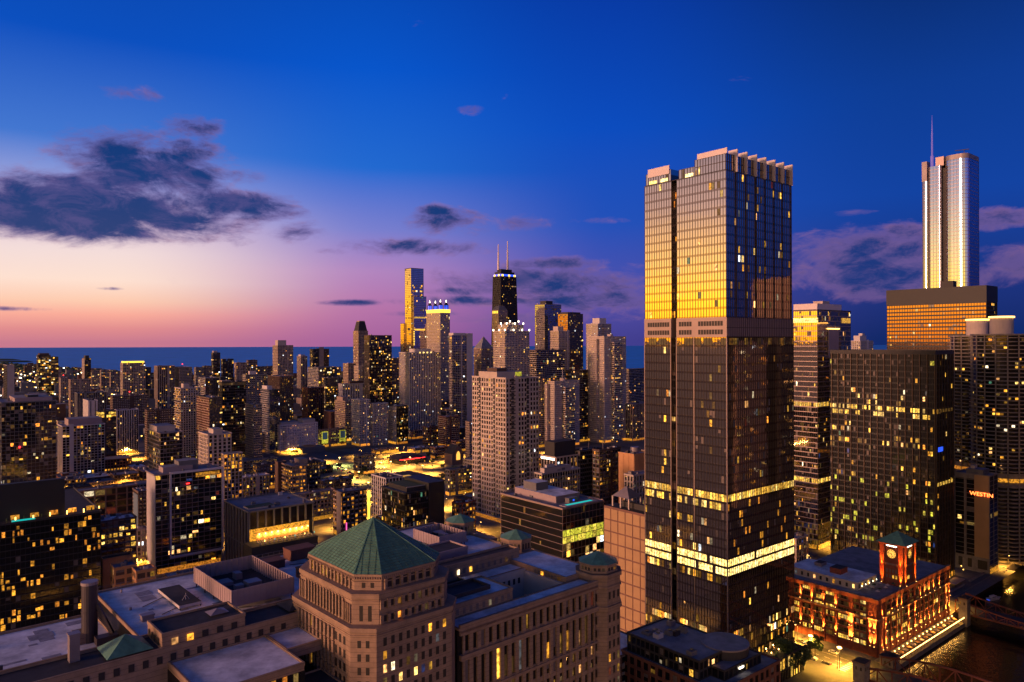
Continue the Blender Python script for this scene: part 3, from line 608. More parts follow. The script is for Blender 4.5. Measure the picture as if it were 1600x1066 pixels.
t.bar((-44, 66, RZ + 1.2), (-44, 66, RZ + 3.2), .12, 'white'); t.bar((-45, 66, RZ + 1.3), (-44, 66, RZ + 2.8), .1, 'white'); t.bar((-43, 66, RZ + 1.3), (-44, 66, RZ + 2.8), .1, 'white'); t.build('roof_platform', mart.root)
SP = A0; st_c = Vector((-113.3, 197)) - A0; se, sn = st_c.dot(EM), st_c.dot(NM)
t = MB(); t.cyl(se, sn, 1.95, 80, 95.6, 'dark_metal', 20, 'dark'); t.cyl(se, sn, 2.1, 95.3, 96.1, 'metal', 20); t.cyl(se, sn, 2.05, 88, 88.4, 'dark_metal', 20); t.bar((se + 1.5, sn - 1, 90), (se + 5, sn - 3.5, 81), .9, 'dark_metal'); t.box(se + .5, sn - 5.5, 80.1, se + 6, sn - 2.5, 82, 'dark_metal'); t.build('chimney_stack', mart.root)
t = MB(); t.box(se - 3.6, sn - 1.5, 80.1, se - 1.0, sn + 3.5, 82.8, 'stone'); t.build('stair_hut', mart.root)
for (e_, n_, w, k, h, m) in ((-79, 33, 2, 2, 6, 'metal'), (-54, 44, 5, 4, 1.2, 'dark'), (-57, 60, 3, 2, 1.5, 'metal'), (10, 66, 2, 2, 4.5, 'metal'), (18, 62, 6, 4, 1.6, 'dark'), (26, 70, 5, 4, 1.2, 'metal'), (-10, 60, 14, 8, 3, 'brick'), (-16, 80, 8, 5, 2.5, 'brick'), (28, 58, 8, 3, 1.8, 'dark'), (-4, 84, 9, 6, 3.5, 'brick')):
    t = MB(); zb = RZ if n_ > 37 else 90.4; t.box(e_, n_, zb - .2, e_ + w, n_ + k, zb + h, m, 'roof_dark'); t.box(e_ - .15, n_ - .15, zb + h - .3, e_ + w + .15, n_ + k + .15, zb + h + .1, m); t.build('roof_hut', mart.root)
for k in range(14):
    t = MB(); e_, n_ = random.uniform(-58, -2), random.uniform(40, 92); t.cyl(e_, n_, random.uniform(.15, .4), RZ - .1, RZ + random.uniform(.5, 1.3), 'metal', 8); t.build('roof_vent', mart.root)
for k in range(9):
    t = MB(); a_ = (random.uniform(-58, -5), random.uniform(40, 90), RZ + .1); t.bar(a_, (a_[0] + random.choice((-9, 0, 12)), a_[1] + random.choice((0, 7, -6)), RZ + .1), .16, 'dark_metal'); t.build('roof_pipe', mart.root)
for k in range(34):                                # patched membrane, seams and clutter on the pale roofs
    e_, n_ = random.uniform(-59, -2), random.uniform(39, 92)
    if -38 < e_ < -17 and 49 < n_ < 81: continue
    t = MB(); w_, k_ = random.uniform(1, 6), random.uniform(1, 5); t.box(e_, n_, RZ - .02, e_ + w_, n_ + k_, RZ + .0 + .003 * (k % 9), 'roof_patch'); t.build('roof_patch', mart.root)
for k in range(16):
    t = MB(); e_, n_ = random.uniform(-108, -64), random.uniform(40, 90); t.box(e_, n_, 80, e_ + random.uniform(1, 7), n_ + random.uniform(1, 5), 80.08 + .003 * (k % 9), 'roof_patch'); t.build('roof_patch', mart.root)
for k in range(26):
    t = MB(); e_, n_ = random.choice(((random.uniform(4, 60), random.uniform(58, 92)), (random.uniform(-58, 0), random.uniform(39, 49)), (random.uniform(-15, 0), random.uniform(40, 92)), (random.uniform(-108, -64), random.uniform(40, 90)))); zb = RZ - .05 if e_ > -61 else 80
    h_ = random.uniform(.5, 1.8); t.box(e_, n_, zb, e_ + random.uniform(.6, 2.4), n_ + random.uniform(.6, 2.4), zb + h_, random.choice(('metal', 'dark_metal', 'plant_pink', 'dark'))); t.cyl(e_ + .4, n_ + .4, .2, zb + h_, zb + h_ + .4, 'metal', 6); t.build('roof_unit', mart.root)
for e0_, e1_, n0_ in ((-60, 1, 93.1), (2, 61, 93.1)):
    t = MB()
    for k in range(int((e1_ - e0_) / 2)): t.bar((e0_ + k * 2, n0_, RZ + .6), (e0_ + k * 2, n0_, RZ + 1.7), .06, 'metal')
    t.bar((e0_, n0_, RZ + 1.7), (e1_, n0_, RZ + 1.7), .07, 'metal'); t.build('railing', mart.root)
mart.done()
# ================================================================== tall glass tower with the golden west face
glass_mat('glass_spandrel', (.60, .48, .44), .04, .48, .02)
C, w, dp, z = place(1008, 1135, 1237, 235, 330)
T3 = Bld('glass_tower', 'tall glass office tower with a golden mirrored face, two blazing floors and white crown fins', C, d=330)
ZM0, ZM1, ZC, ZT = 161.5, 170.5, 236.5, 244.2
def rows3(T, j, nf):
    zz = 4 + (j + .5) * (ZM0 - 4) / nf
    if 52 < zz < 60.2: return (1, 'lit_bright')
    if 86.2 < zz < 90.4: return (.95 if T == 'S' else .8, 'lit_office')
    if T == 'W' and 82 < zz < 86.2: return (.45, 'lit_office')
    if T == 'W' and 47.8 < zz < 52: return (.55, 'lit')
    if 157 < zz < 161.5: return (.45, 'lit_dim')
    if zz < 30: return (.30, 'lit')
    if T == 'W' and 60 < zz < 80: return (.13, 'lit')
    if T == 'S' and 60 < zz < 86: return (.07, 'lit_orange')
    return (.025 if T == 'W' else .015, 'lit')
SL = dict(bay=1.53, fl=4.2, pd=.22, sd=.10, wall='mull', glass='glass_mirror', lit=.03, lm='lit', blind=0, faces='WS')
s_lo = dict(SL, pier=.10, span=1.0, smat='glass_spandrel', rows=rows3, blind=.045); s_up = dict(SL, pier=.08, span=1.0, smat='glass_spandrel', rows=lambda T, j, nf: ((.03 if T == 'W' else (.09 if j < 9 else .05)), 'lit'))
ys0, ys1 = 27.3, 30.4
def body(z0, z1, st, o=0.0):
    T3.g.box(-o, -o, z0, w + o, ys0, z1, st['glass']); T3.g.box(5, ys0 + .01, z0, w + o, ys1, z1 - .02, 'glass_dark'); T3.g.box(-o, ys1 + .01, z0, w + o, dp, z1 - .01, st['glass'])
    T3.facade('S', -o, -o, w + o, z0, z1, dict(st, bay=1.53)); T3.facade('W', -o, -o, ys0, z0, z1, st); T3.facade('W', -o, ys1, dp, z0, z1, st)
    T3.facade('W', 5, ys0, ys1, z0, z1, dict(st, bay=1.5, wall='dark', smat='dark', rows=None, lit=.16))
body(4, ZM0, s_lo, .55); body(ZM1, ZC, s_up, 0)
m_ = MB(); m_.box(-.6, -.6, ZM0, w + .6, ys0, ZM1, 'mull_pale'); m_.box(-.6, ys1, ZM0, w + .6, dp, ZM1, 'mull_pale'); m_.box(4, ys0, ZM0, w, ys1, ZM1, 'dark'); m_.build('mechanical_band', T3.root)
m_ = MB()
for r0, r1 in ((162.7, 164.9), (166.6, 168.8)):
    for y0, y1 in ((1.5, 16), (18.5, 26.5), (31.5, dp - 1.5)):
        k = int((y1 - y0) / 1.5)
        for i in range(k): T3.fbox(m_, 'W', -.6, y0 + i * 1.5, y0 + i * 1.5 + 1.25, r0, r1, .05, 'louvre')
m_.build('louvre', T3.root, 'stuff')
m_ = MB()
for i in range(37): T3.fbox(m_, 'S', -.6, .2 + i * 1.53, .32 + i * 1.53, ZM0, ZM1, .25, 'mull')
for zz in (ZM0 + .2, 165.8, ZM1 - .2): m_.box(-.75, -.75, zz - .12, w + .6, -.58, zz + .12, 'mull')
m_.build('band_rib', T3.root, 'stuff')
# vertical edges picked out in pale metal
for (x, y) in ((-.75, -.75), (-.75, 17), (-.75, ys0 - .3), (-.75, ys1), (-.75, dp - .4)):
    m_ = MB(); m_.box(x, y, 4, x + .5, y + .4, ZM0, 'mull_pale'); m_.build('corner_trim', T3.root)
# crown
cr = dict(SL, pier=.11, span=.3, smat='mull', rows=None, lit=.02, fl=4, wall='mull')
for x0, y0, x1, y1, z1 in ((.5, .5, w - .5, 17.2, ZT), (1.5, 17.3, w - .5, ys0 - .2, 241.5), (.5, ys1 + .6, w - 1, dp - .5, 242.5)):
    T3.g.box(x0, y0, ZC + .3, x1, y1, z1, 'glass_mirror'); T3.facade('W', x0, y0, y1, ZC + .3, z1, cr)
    if y0 < 1: T3.facade('S', y0, x0, x1, ZC + .3, z1, cr)
m_ = MB(); m_.box(-.1, -.1, ZC + .02, w, dp, ZC + .3, 'roof_dark'); m_.build('roof', T3.root)
m_ = MB(); m_.box(.15, -.5, ZT - .2, .55, 15.6, ZT + 2.3, 'fin_white'); m_.build('crown_bar', T3.root)
m_ = MB(); m_.box(.15, ys1 + 1.5, 240.5, .55, dp - 2, 244.6, 'fin_white'); m_.build('crown_bar', T3.root)
for k in range(7):
    x = 7.6 + k * 7.85; m_ = MB(); m_.box(x - .1, -.5, ZM1 + .1, x + .1, -.1, ZC, 'mull'); m_.build('crown_rib', T3.root)
    m_ = MB(); m_.box(x - .25, -1.1, ZC + .02, x + .25, 3.6, ZT + 2.6, 'fin_white'); m_.build('crown_fin', T3.root)
for y in (35, 42, 21): pane(T3.root, 'W', 4.5, 1.6, (.5 - .24 if y > 30 else 1.5 - .24, y, ZC + 1.4), 'lit_bright', 'crown_light')
T3.done()
# podium of the glass tower, lit along its foot
pc = xy(en(C)[0] - 4, en(C)[1] - 8); pod = Bld('glass_podium', 'low lit glass podium with planted terrace at the foot of the golden tower', pc, d=320)
pod.vol(2, 0, 55, 7.2, 0, 11, ST(bay=2.4, fl=5.5, pier=.18, span=.5, pd=.3, sd=.2, wall='dark', lit=.45, lm='lit_office', blind=.1), .8, 'roof_dark')
for k in range(16):
    m_ = MB(); x = 4 + k * 3.2; m_.cyl(x, 2 + (k % 3) * 1.3, .8, 11.2, 12.2, 'foliage', 7, None, .2); m_.build('shrub', pod.root)
    if k % 2 == 0:
        m_ = MB(); m_.cyl(x + 1, 6.2, .22, 11.3, 11.8, 'glow_spot', 6); m_.build('lamp', pod.root)
        l = bpy.data.lights.new('terrace_light', 'POINT'); l.energy = 260; l.color = (1, .58, .14); l.shadow_soft_size = .3; lo = bpy.data.objects.new('terrace_light', l); sc.collection.objects.link(lo); lo.parent = pod.root; lo.location = (x + 1, 5.8, 12.6)
pod.done()

# ================================================================== red-brick riverside building with clock tower
C = P(1370, 370); e_, n_ = en(C); FOOT.append((e_ - 5, e_ + 95, n_ - 10, n_ + 60))
RMu = Bld('brick_warehouse', 'red brick riverside building with a clock tower and orange uplit pilasters', C, d=380)
RW, RD, RH = 90.0, 56.0, 28.4
m_ = MB(); m_.box(0, 0, 0, RW, RD, RH - .1, 'red_brick'); m_.build('wall', RMu.root)
fl7 = [4.6 + 3.45 * k for k in range(7)]
wx = [4.8, 13.3, 21.3, 28.0, 34.5, 41.0, 47.6, 54.5]
sxs = [4, 8, 14.6, 21, 26.6, 35, 43, 50, 55.5, 61.5, 67.7, 75.5, 84.7, 89.5]
WB = {}
def bay_window(T, a0, a1, z0, z1, npn, lp):
    wq = a1 - a0; r = RMu.rnd; t = MB(); RMu.fbox(t, T, 0, a0, a1, z0, z1, .04, 'louvre')
    pw = wq / npn; lit = r.random() < lp
    for i in range(npn):
        RMu.fquad(t, T, 0, a0 + i * pw + .12, a0 + (i + 1) * pw - .12, z0 + .1, z1 - .1, .06, ('lit_office' if lit and r.random() < .85 else 'lit_dim' if r.random() < .5 else 'glass_dark'))
        RMu.fbox(t, T, 0, a0 + (i + 1) * pw - .07, a0 + (i + 1) * pw + .07, z0, z1, .12, 'brown') if i < npn - 1 else None
    RMu.fbox(t, T, 0, a0, a1, (z0 + z1) / 2 - .05, (z0 + z1) / 2 + .05, .1, 'brown'); wo_ = t.build('window', RMu.root)
    t = MB(); RMu.fbox(t, T, 0, a0, a1, z0 - .25, z0 - .02, .3, 'stone'); t.build('window_sill', wo_)
for k in range(len(wx) - 1):
    for f in fl7:
        a0, a1 = wx[k] + 1.0, wx[k + 1] - 1.0
        if k == 0:
            h_ = (a0 + a1) / 2; bay_window('W', a0, h_ - .3, f, f + 2.2, 2, .45); bay_window('W', h_ + .3, a1, f, f + 2.2, 2, .35)
        else: bay_window('W', a0, a1, f, f + 2.2, 4, .5 if k > 2 else .4)
for k in range(1, len(sxs) - 1):
    for f in fl7: bay_window('S', sxs[k] + .8, sxs[k + 1] - .8, f, f + 2.2, 3, .16)
def spot(parent, loc, power, ang=44, tilt=(180, 0), col=(1, .30, .035)):
    l = bpy.data.lights.new('uplight', 'SPOT'); l.energy = power; l.color = col; l.spot_size = R(ang); l.spot_blend = .7; l.shadow_soft_size = .12
    o = bpy.data.objects.new('uplight', l); sc.collection.objects.link(o); o.parent = parent; o.location = loc; o.rotation_euler = (R(tilt[0]), R(tilt[1]), 0); return o
def pil(T, a, wd, z0, z1, out=.55, lampz=None, power=900):
    t = MB(); RMu.fbox(t, T, 0, a - wd / 2, a + wd / 2, z0, z1, out, 'red_brick')
    nb_ = int((z1 - z0) / .8)
    for k in range(nb_): RMu.fbox(t, T, 0, a - wd / 2 - .03, a + wd / 2 + .03, z0 + k * .8 + .55, z0 + k * .8 + .75, out + .05, 'red_brick')
    p = t.build('pilaster', RMu.root)
    for lz in (lampz or []):
        for da in ((-wd / 4, wd / 4) if wd > 2 else (0,)):
            q = RMu.q(T, a + da, lz, out + .55, 0); t = MB(); t.cyl(q[0], q[1], .22, lz - .25, lz, 'dark_metal', 8, 'glow_spot'); t.build('uplight_lamp', p)
            spot(RMu.root, (q[0], q[1], lz + .05), power, 34, (180, 3) if T == 'W' else (180 - 3, 0))
pil('W', 2.3, 4.2, .2, RH - 1.2, .7, [5.5, 13], 230000); pil('W', 13.3, 2.4, .2, RH - 1.2, .65, [5.5, 13], 230000)
for a in wx[2:]: pil('W', a, 1.3, .2, RH - 1.6, .5, [6.0, 20.0], 190000)
for i, a in enumerate(sxs):
    if 30 < a < 46 : pil('S', a, 1.6, .2, RH - 1.2, .6, [3.5, 12], 230000)
    elif i in (1, 12, 13): pil('S', a, 1.5, .2, RH - 1.2, .6, [3.5, 12], 230000)
    else: pil('S', a, .9, .2, RH - 1.6, .5, [3.5, 19.6], 150000)
pil('S', 2.2, 3.6, .2, RH - 1.2, .6)
m_ = MB(); m_.box(-.9, -.9, RH - 1.2, RW + .4, .02, RH + .7, 'red_brick'); m_.box(-.9, .02, RH - 1.2, .02, RD, RH + .7, 'red_brick'); m_.box(-1.05, -1.05, RH + .7, RW + .5, .3, RH + 1.0, 'stone_dark'); m_.box(-1.05, .3, RH + .7, .3, RD, RH + 1.0, 'stone_dark'); m_.box(-.85, -.8, 18.6, RW + .3, .01, 19.3, 'stone_dark'); m_.box(-.85, .0, 18.6, .01, RD, 19.3, 'stone_dark'); m_.build('cornice', RMu.root)
m_ = MB(); m_.box(.3, .3, RH - .1, RW - .3, RD - .3, RH + .1, 'roof_grey'); m_.build('roof', RMu.root)
RMu.plain(8, 14, RH + .1, 30, RD - 3, RH + 4.2, 'cream', 'roof_pale', 'roof_pavilion')
RMu.plain(14, 26, RH + 4.2, 22, 32, RH + 7.2, 'red_brick', 'roof_dark', 'roof_hut'); RMu.plain(20, 40, RH + 4.2, 26, 44, RH + 6, 'metal', 'roof_dark', 'roof_hut')
for k in range(10): pane(RMu.root, 'W', 1.2, 2.0, (7.9, 16 + k * 3.6, RH + 2), 'lit' if k % 3 == 0 else 'louvre')
for k in range(6): pane(RMu.root, 'S', 1.4, 2.2, (10 + k * 3.4, 13.9, RH + 2), 'lit' if k % 2 else 'louvre')
for k in range(9):
    t = MB(); x, y = 9 + (k % 5) * 4.6, 4 + (k // 5) * 5 + (k % 2); t.cyl(x, y, .06, RH + .1, RH + 2.6, 'dark_metal', 6); t.cyl(x, y, 1.2, RH + 2.2, RH + 2.9, random.choice(('cream', 'foliage')), 8, None, .1); t.build('parasol', RMu.root)
for k in range(5): t = MB(); t.cyl(27 - k * 4.2, 12.6, .16, RH + 2.2, RH + 2.7, 'glow_white', 6); t.build('terrace_lamp', RMu.root)
# clock tower
TX, TXE, TYN, TZ = 30.5, 45.0, 12.5, 51.0
m_ = MB(); m_.box(TX, 0.15, RH, TXE, TYN, TZ, 'red_brick'); m_.box(TX - .4, -.25, 39.4, TXE + .4, TYN + .4, 40.2, 'stone_dark'); m_.box(TX - .6, -.45, TZ - 1.0, TXE + .6, TYN + .6, TZ, 'red_brick'); tow = m_.build('clock_tower', RMu.root)
m_ = MB(); q_ = 1.6; m_.cone([(TX - q_, -q_), (TXE + q_, -q_), (TXE + q_, TYN + q_), (TX - q_, TYN + q_)], TZ + .05, ((TX + TXE) / 2, TYN / 2, TZ + 5.6), 'copper'); m_.build('tower_roof', RMu.root)
for (x, y, T) in ((TX, 1.4, 'W'), (TX, TYN - 1.4, 'W'), (TX + 1.2, .15, 'S'), (TXE - 1.2, .15, 'S')):
    t = MB(); bs = TX if T == 'W' else .15; a = y if T == 'W' else x; RMu.fbox(t, T, bs, a - 1.2, a + 1.2, RH + 1, TZ - 1.1, .45, 'red_brick')
    for k in range(24): RMu.fbox(t, T, bs, a - 1.23, a + 1.23, RH + 1.2 + k * .85, RH + 1.6 + k * .85, .55, 'red_brick')
    t.build('pilaster', tow); qz = RH + 1.2; q = RMu.q(T, a, qz, 1.1, bs); [spot(RMu.root, (q[0], q[1], q[2] + dz_), 190000, 30, (180, 3) if T == 'W' else (177, 0), (1, .20, .015)) for dz_ in (0, 8)]; t = MB(); t.cyl(q[0], q[1], .22, qz - .3, qz - .02, 'dark_metal', 8, 'glow_spot'); t.build('uplight_lamp', tow)
for T, a, bs in (('W', TYN / 2, TX), ('S', (TX + TXE) / 2, .15)):   # two clock faces with hands and hour marks
    t = MB(); n = 28; c = RMu.q(T, a, 45.4, .14, bs)
    def pt(r, th, off): return RMu.q(T, a + (r * math.cos(th)) * (1 if T == 'S' else -1), 45.4 + r * math.sin(th), off, bs)
    t.poly([pt(2.3, 2 * math.pi * k / n, .14) for k in range(n)], 'glow_clock'); dial = t.build('clock_face', tow)
    t = MB()
    for k in range(n): t.bar(pt(2.42, 2 * math.pi * k / n, .2), pt(2.42, 2 * math.pi * (k + 1) / n, .2), .22, 'dark')
    t.build('clock_rim', dial)
    for k in range(12): t = MB(); t.bar(pt(1.45, k * math.pi / 6, .2), pt(2.05, k * math.pi / 6, .2), .28, 'dark'); t.build('hour_mark', dial)
    for r, th in ((1.5, R(-70)), (2.1, R(170))): t = MB(); t.bar(pt(-.3, th, .25), pt(r, th, .25), .22, 'dark'); t.build('clock_hand', dial)
    for k in range(11):
        t = MB(); aa = a + (k - 5) * .5; RMu.fbox(t, T, bs, aa - .17, aa + .17, 49.2 + (.0 if k % 2 else .15), 49.95, .2, 'glow_white'); t.build('sign_letter', tow)
    for r in range(2):
        for k in range(4): pane(RMu.root, T, .9, 1.8, RMu.q(T, a + (k - 1.5) * 1.6, 33.2 + r * 3, .06, bs), 'lit_office' if (r == 0 and k < 2) else 'blind')
RMu.done()

# ================================================================== far landmark: tapered dark tower with two masts
def taper_tower():
    d = 1830; C = P(781, d); h = zof(424, d); w0 = solve(C, E, 812); dp0 = solve(C, N, 766); e_, n_ = en(C); FOOT.append((e_, e_ + w0, n_, n_ + dp0))
    b = Bld('tapered_tower', 'black tapered skyscraper with two white masts and a blue and yellow crown band', C, d=d)
    base = [(0, 0), (w0, 0), (w0, dp0), (0, dp0)]; ix, iy = w0 * .16, dp0 * .18; top = [(ix * .5, iy * .3), (w0 - ix, iy * .3), (w0 - ix, dp0 - iy), (ix * .5, dp0 - iy)]
    m = MB(); m.frus(base, 0, top, h - 12, 'glass_bronze', 'roof_dark'); m.build('glass', b.root)
    fr, lt = MB(), MB(); nf = 60
    def at(i, j, f, g):
        A_, B_ = Vector(base[i]) * (1 - g) + Vector(top[i]) * g, Vector(base[j]) * (1 - g) + Vector(top[j]) * g
        p = A_ * (1 - f) + B_ * f; return p
    for (i, j, o, nc) in ((0, 1, Vector((0, -1)), 14), (3, 0, Vector((-1, 0)), 10)):
        for k in range(nf + 1):
            g = k / nf; a_, c_ = at(i, j, 0, g), at(i, j, 1, g); fr.bar((a_.x + o.x * .4, a_.y + o.y * .4, g * (h - 12)), (c_.x + o.x * .4, c_.y + o.y * .4, g * (h - 12)), .9, 'black', 2.2)
        for k in range(nc + 1):
            f = k / nc; a_, c_ = at(i, j, f, 0), at(i, j, f, 1); fr.bar((a_.x + o.x * .7, a_.y + o.y * .7, 0), (c_.x + o.x * .7, c_.y + o.y * .7, h - 12), 1.3, 'black')
        for k in range(5):
            g0, g1 = k / 5, (k + 1) / 5; a_, c_ = at(i, j, 0, g0), at(i, j, 1, g1); fr.bar((a_.x + o.x, a_.y + o.y, g0 * (h - 12)), (c_.x + o.x, c_.y + o.y, g1 * (h - 12)), 2.0, 'black'); a_, c_ = at(i, j, 1, g0), at(i, j, 0, g1); fr.bar((a_.x + o.x, a_.y + o.y, g0 * (h - 12)), (c_.x + o.x, c_.y + o.y, g1 * (h - 12)), 2.0, 'black')
        for k in range(nf):
            for q in range(nc):
                if random.random() < (.10 if o.y else .05) or (k == nf - 5 and random.random() < .6):
                    pts = [at(i, j, f, g) for f, g in (((q + .2) / nc, (k + .35) / nf), ((q + .8) / nc, (k + .35) / nf), ((q + .8) / nc, (k + .8) / nf), ((q + .2) / nc, (k + .8) / nf))]; zs = [(k + .35) / nf, (k + .35) / nf, (k + .8) / nf, (k + .8) / nf]
                    lt.poly([(p.x + o.x * .3, p.y + o.y * .3, zz * (h - 12)) for p, zz in zip(pts, zs)], 'lit')
    fr.build('steel_frame', b.root, 'stuff'); lt.build('lit_window', b.root, 'stuff')
    x0, y0, x1, y1 = top[0][0] - .5, top[0][1] - .5, top[2][0] + .5, top[2][1] + .5
    m = MB(); m.box(x0, y0, h - 12, x1, y1, h - 6, 'glow_blue', 'roof_dark'); m.build('crown_band', b.root)
    for f in (.08, .5, .86): m = MB(); m.box(x0 + (x1 - x0) * f - 1.2, y0 - .4, h - 11.4, x0 + (x1 - x0) * f + 5, y0 + .1, h - 6.6, 'glow_yellow'); m.build('crown_light', b.root)
    for f in (.15, .7): m = MB(); m.box(x0 - .4, y0 + (y1 - y0) * f, h - 11.4, x0 + .1, y0 + (y1 - y0) * f + 6, h - 6.6, 'glow_yellow'); m.build('crown_light', b.root)
    b.plain(x0 + 3, y0 + 3, h - 6, x1 - 3, y1 - 3, h, 'black', 'roof_dark'); b.plain(x0 + 7, y0 + 7, h, x1 - 8, y1 - 8, h + 7, 'black', 'roof_dark')
    for px_, ht in ((779, 382), (793.5, 377)):
        yy = (y0 + y1) / 2; kx = solve(C + N * yy, E, px_); m = MB(); hm = zof(ht, d + kx * E.y + yy * N.y); hz = h + 5
        m.cyl(kx, yy, 2.6, hz, hz + (hm - hz) * .35, 'fin_white', 8); m.cyl(kx, yy, 1.9, hz + (hm - hz) * .35, hz + (hm - hz) * .7, 'fin_white', 8); m.cyl(kx, yy, 1.2, hz + (hm - hz) * .7, hm, 'fin_white', 6); m.build('mast', b.root)
taper_tower()
# four-lantern tower
d = 1850; b = B('lantern_tower', 'slender pinkish stone tower crowned by four blue-lit lanterns', 666, 688, 703, 487, d, ST(bay=3, fl=3.6, pier=1.2, span=1.1, wall='cream', lit=.07), par=0, units=0)
m = MB(); m.box(-.8, -.8, b.z - 2, b.w + .8, b.dp + .8, b.z + 6.5, 'glow_yellow'); m.build('crown_band', b.root)
q = min(b.w, b.dp) * .2
for fx, fy in ((.2, .12), (.8, .12), (.2, .88), (.8, .88)):
    x, y = b.w * fx, b.dp * fy; m = MB(); m.cyl(x, y, q, b.z + 6.5, b.z + 17, 'glow_blue', 8); lan = m.build('lantern', b.root)
    m = MB(); m.cyl(x, y, q * 1.05, b.z + 17, b.z + 25, 'dark', 8, None, q * .25); m.build('lantern_roof', lan); m = MB(); m.cyl(x, y, q * .25, b.z + 25, b.z + 31, 'glow_white', 6, None, .3); m.build('beacon', lan)
    m = MB()
    for k in range(8): a = k * math.pi / 4; m.box(x + q * math.cos(a) - .5, y + q * math.sin(a) - .5, b.z + 6.5, x + q * math.cos(a) + .5, y + q * math.sin(a) + .5, b.z + 17.2, 'dark')
    m.build('lantern_post', lan, 'stuff')
b.done()
# tallest of the middle group: slim glass tower, gold west edge
d = 1400; C, w, dp, z = place(633, 642.5, 662, 419, d); b = Bld('slim_glass_tower', 'slim dark blue glass skyscraper with a gilded edge beside the four-lantern tower', C, d=d)
gs = ST(bay=2.6, fl=3.4, pier=.2, span=.5, pd=.25, sd=.15, wall='mull', glass='glass_mirror', lit=.06, blind=0); gd = dict(gs, glass='glass_blue', lit=.16, smat='dark', wall='dark')
b.vol(0, 0, w, dp, zof(560, d), z, dict(gs, glass='glass_mirror'), 1, sts=dict(gd, rows=lambda T, j, nf: ((0, 'lit') if j > nf * .83 else (.22 if j > nf * .5 else .07, 'lit'))))
b.vol(3, -5, w + 3, 0, 0, zof(463, d), dict(gs, lit=.1), .8); b.vol(-3, dp + .1, w - 2, dp + 12, 0, zof(505, d), gs, .6); b.vol(0.01, .01, w, dp, 0, zof(560, d), dict(gd, lit=.1), 0)
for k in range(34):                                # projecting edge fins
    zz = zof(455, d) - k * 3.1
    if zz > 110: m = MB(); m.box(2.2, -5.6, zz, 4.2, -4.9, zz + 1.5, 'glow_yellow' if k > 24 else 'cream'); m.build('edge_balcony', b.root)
for zz, x1 in ((zof(497, d), w + 3), (zof(516, d), w + 3)): m = MB(); m.box(3.2, -5.35, zz, x1 * .9, -5.1, zz + 3, 'lit_office'); m.build('lit_floor', b.root)
m = MB(); m.box(-.05, dp * .2, zof(516, d), -.35, dp * .55, zof(512, d), 'louvre'); m.build('vent', b.root)
b.done()
# silver tower with spire
d = 790; C, w, dp, z = place(1440, 1512, 1527, 246, d); b = Bld('silver_tower', 'tall silvery glass skyscraper with rounded end and a thin lit spire', C, d=d)
def rounded(x0, y0, x1, y1, r, n=7):
    p = []
    for cx, cy_, a0 in ((x1 - r, y0 + r, -90), (x1 - r, y1 - r, 0), (x0 + r, y1 - r, 90), (x0 + r, y0 + r, 180)):
        p += [(cx + r * math.cos(R(a0 + 90 * k / n)), cy_ + r * math.sin(R(a0 + 90 * k / n))) for k in range(n + 1)]
    return p
D2 = max(18, w + 12); half = dp * .5
lay = [(rounded(0, 0, D2, half, 7), z), (rounded(0, half + 2.5, D2, dp * .84, 2), z - 5), (rounded(1.2, dp * .84 + .1, D2, dp, 3), zof(275, d))]
m, fr = MB(), MB()
for pts, zt in lay:
    m.prism(pts, 0, zt, 'glass_silver', 'roof_grey')
    for k in range(int(zt / 4.0)): ring(fr, pts, zt - 4 * (k + 1), zt - 4 * (k + 1) + .45, .18, 'mull_pale')
    for k in range(len(pts)):
        p, q = Vector(pts[k]), Vector(pts[(k + 1) % len(pts)]); L = (q - p).length; nn = max(1, int(L / 3))
        for j in range(nn): c = p + (q - p) * (j / nn); fr.box(c.x - .12, c.y - .12, 0, c.x + .12, c.y + .12, zt, 'mull')
m.box(4, half - .5, 0, D2 - .2, half + 3, z - 8, 'dark'); m.build('glass', b.root); fr.build('mullion', b.root, 'stuff')
m = MB(); ring(m, lay[0][0], z - 1.2, z + 4, .25, 'metal'); m.build('crown_band', b.root)
b.plain(3, dp * .52, z - 5, D2 - 2, dp * .70, z + 5, 'mull_pale', 'roof_dark'); b.plain(1.4, dp * .88, zof(275, d), 10, dp * .995, zof(243, d), 'metal', 'roof_dark', 'crown_wing')
yy = dp * .80; m = MB(); sxp = 6; zs0 = z - 6; m.cyl(sxp, yy, 1.7, zs0, zs0 + 14, 'glow_violet', 10); m.cyl(sxp, yy, 1.0, zs0 + 14, zs0 + 40, 'glow_violet', 8, None, .8); m.cyl(sxp, yy, .7, zs0 + 40, zof(168, d), 'glow_violet', 6, None, .15); m.build('spire', b.root)
m = MB(); m.bar((9, 6, z + 2), (9, 6, z + 9), .5, 'dark'); m.bar((9, 1, z + 9), (9, 15, z + 10), .7, 'dark'); m.build('window_washing_crane', b.root)
b.done()
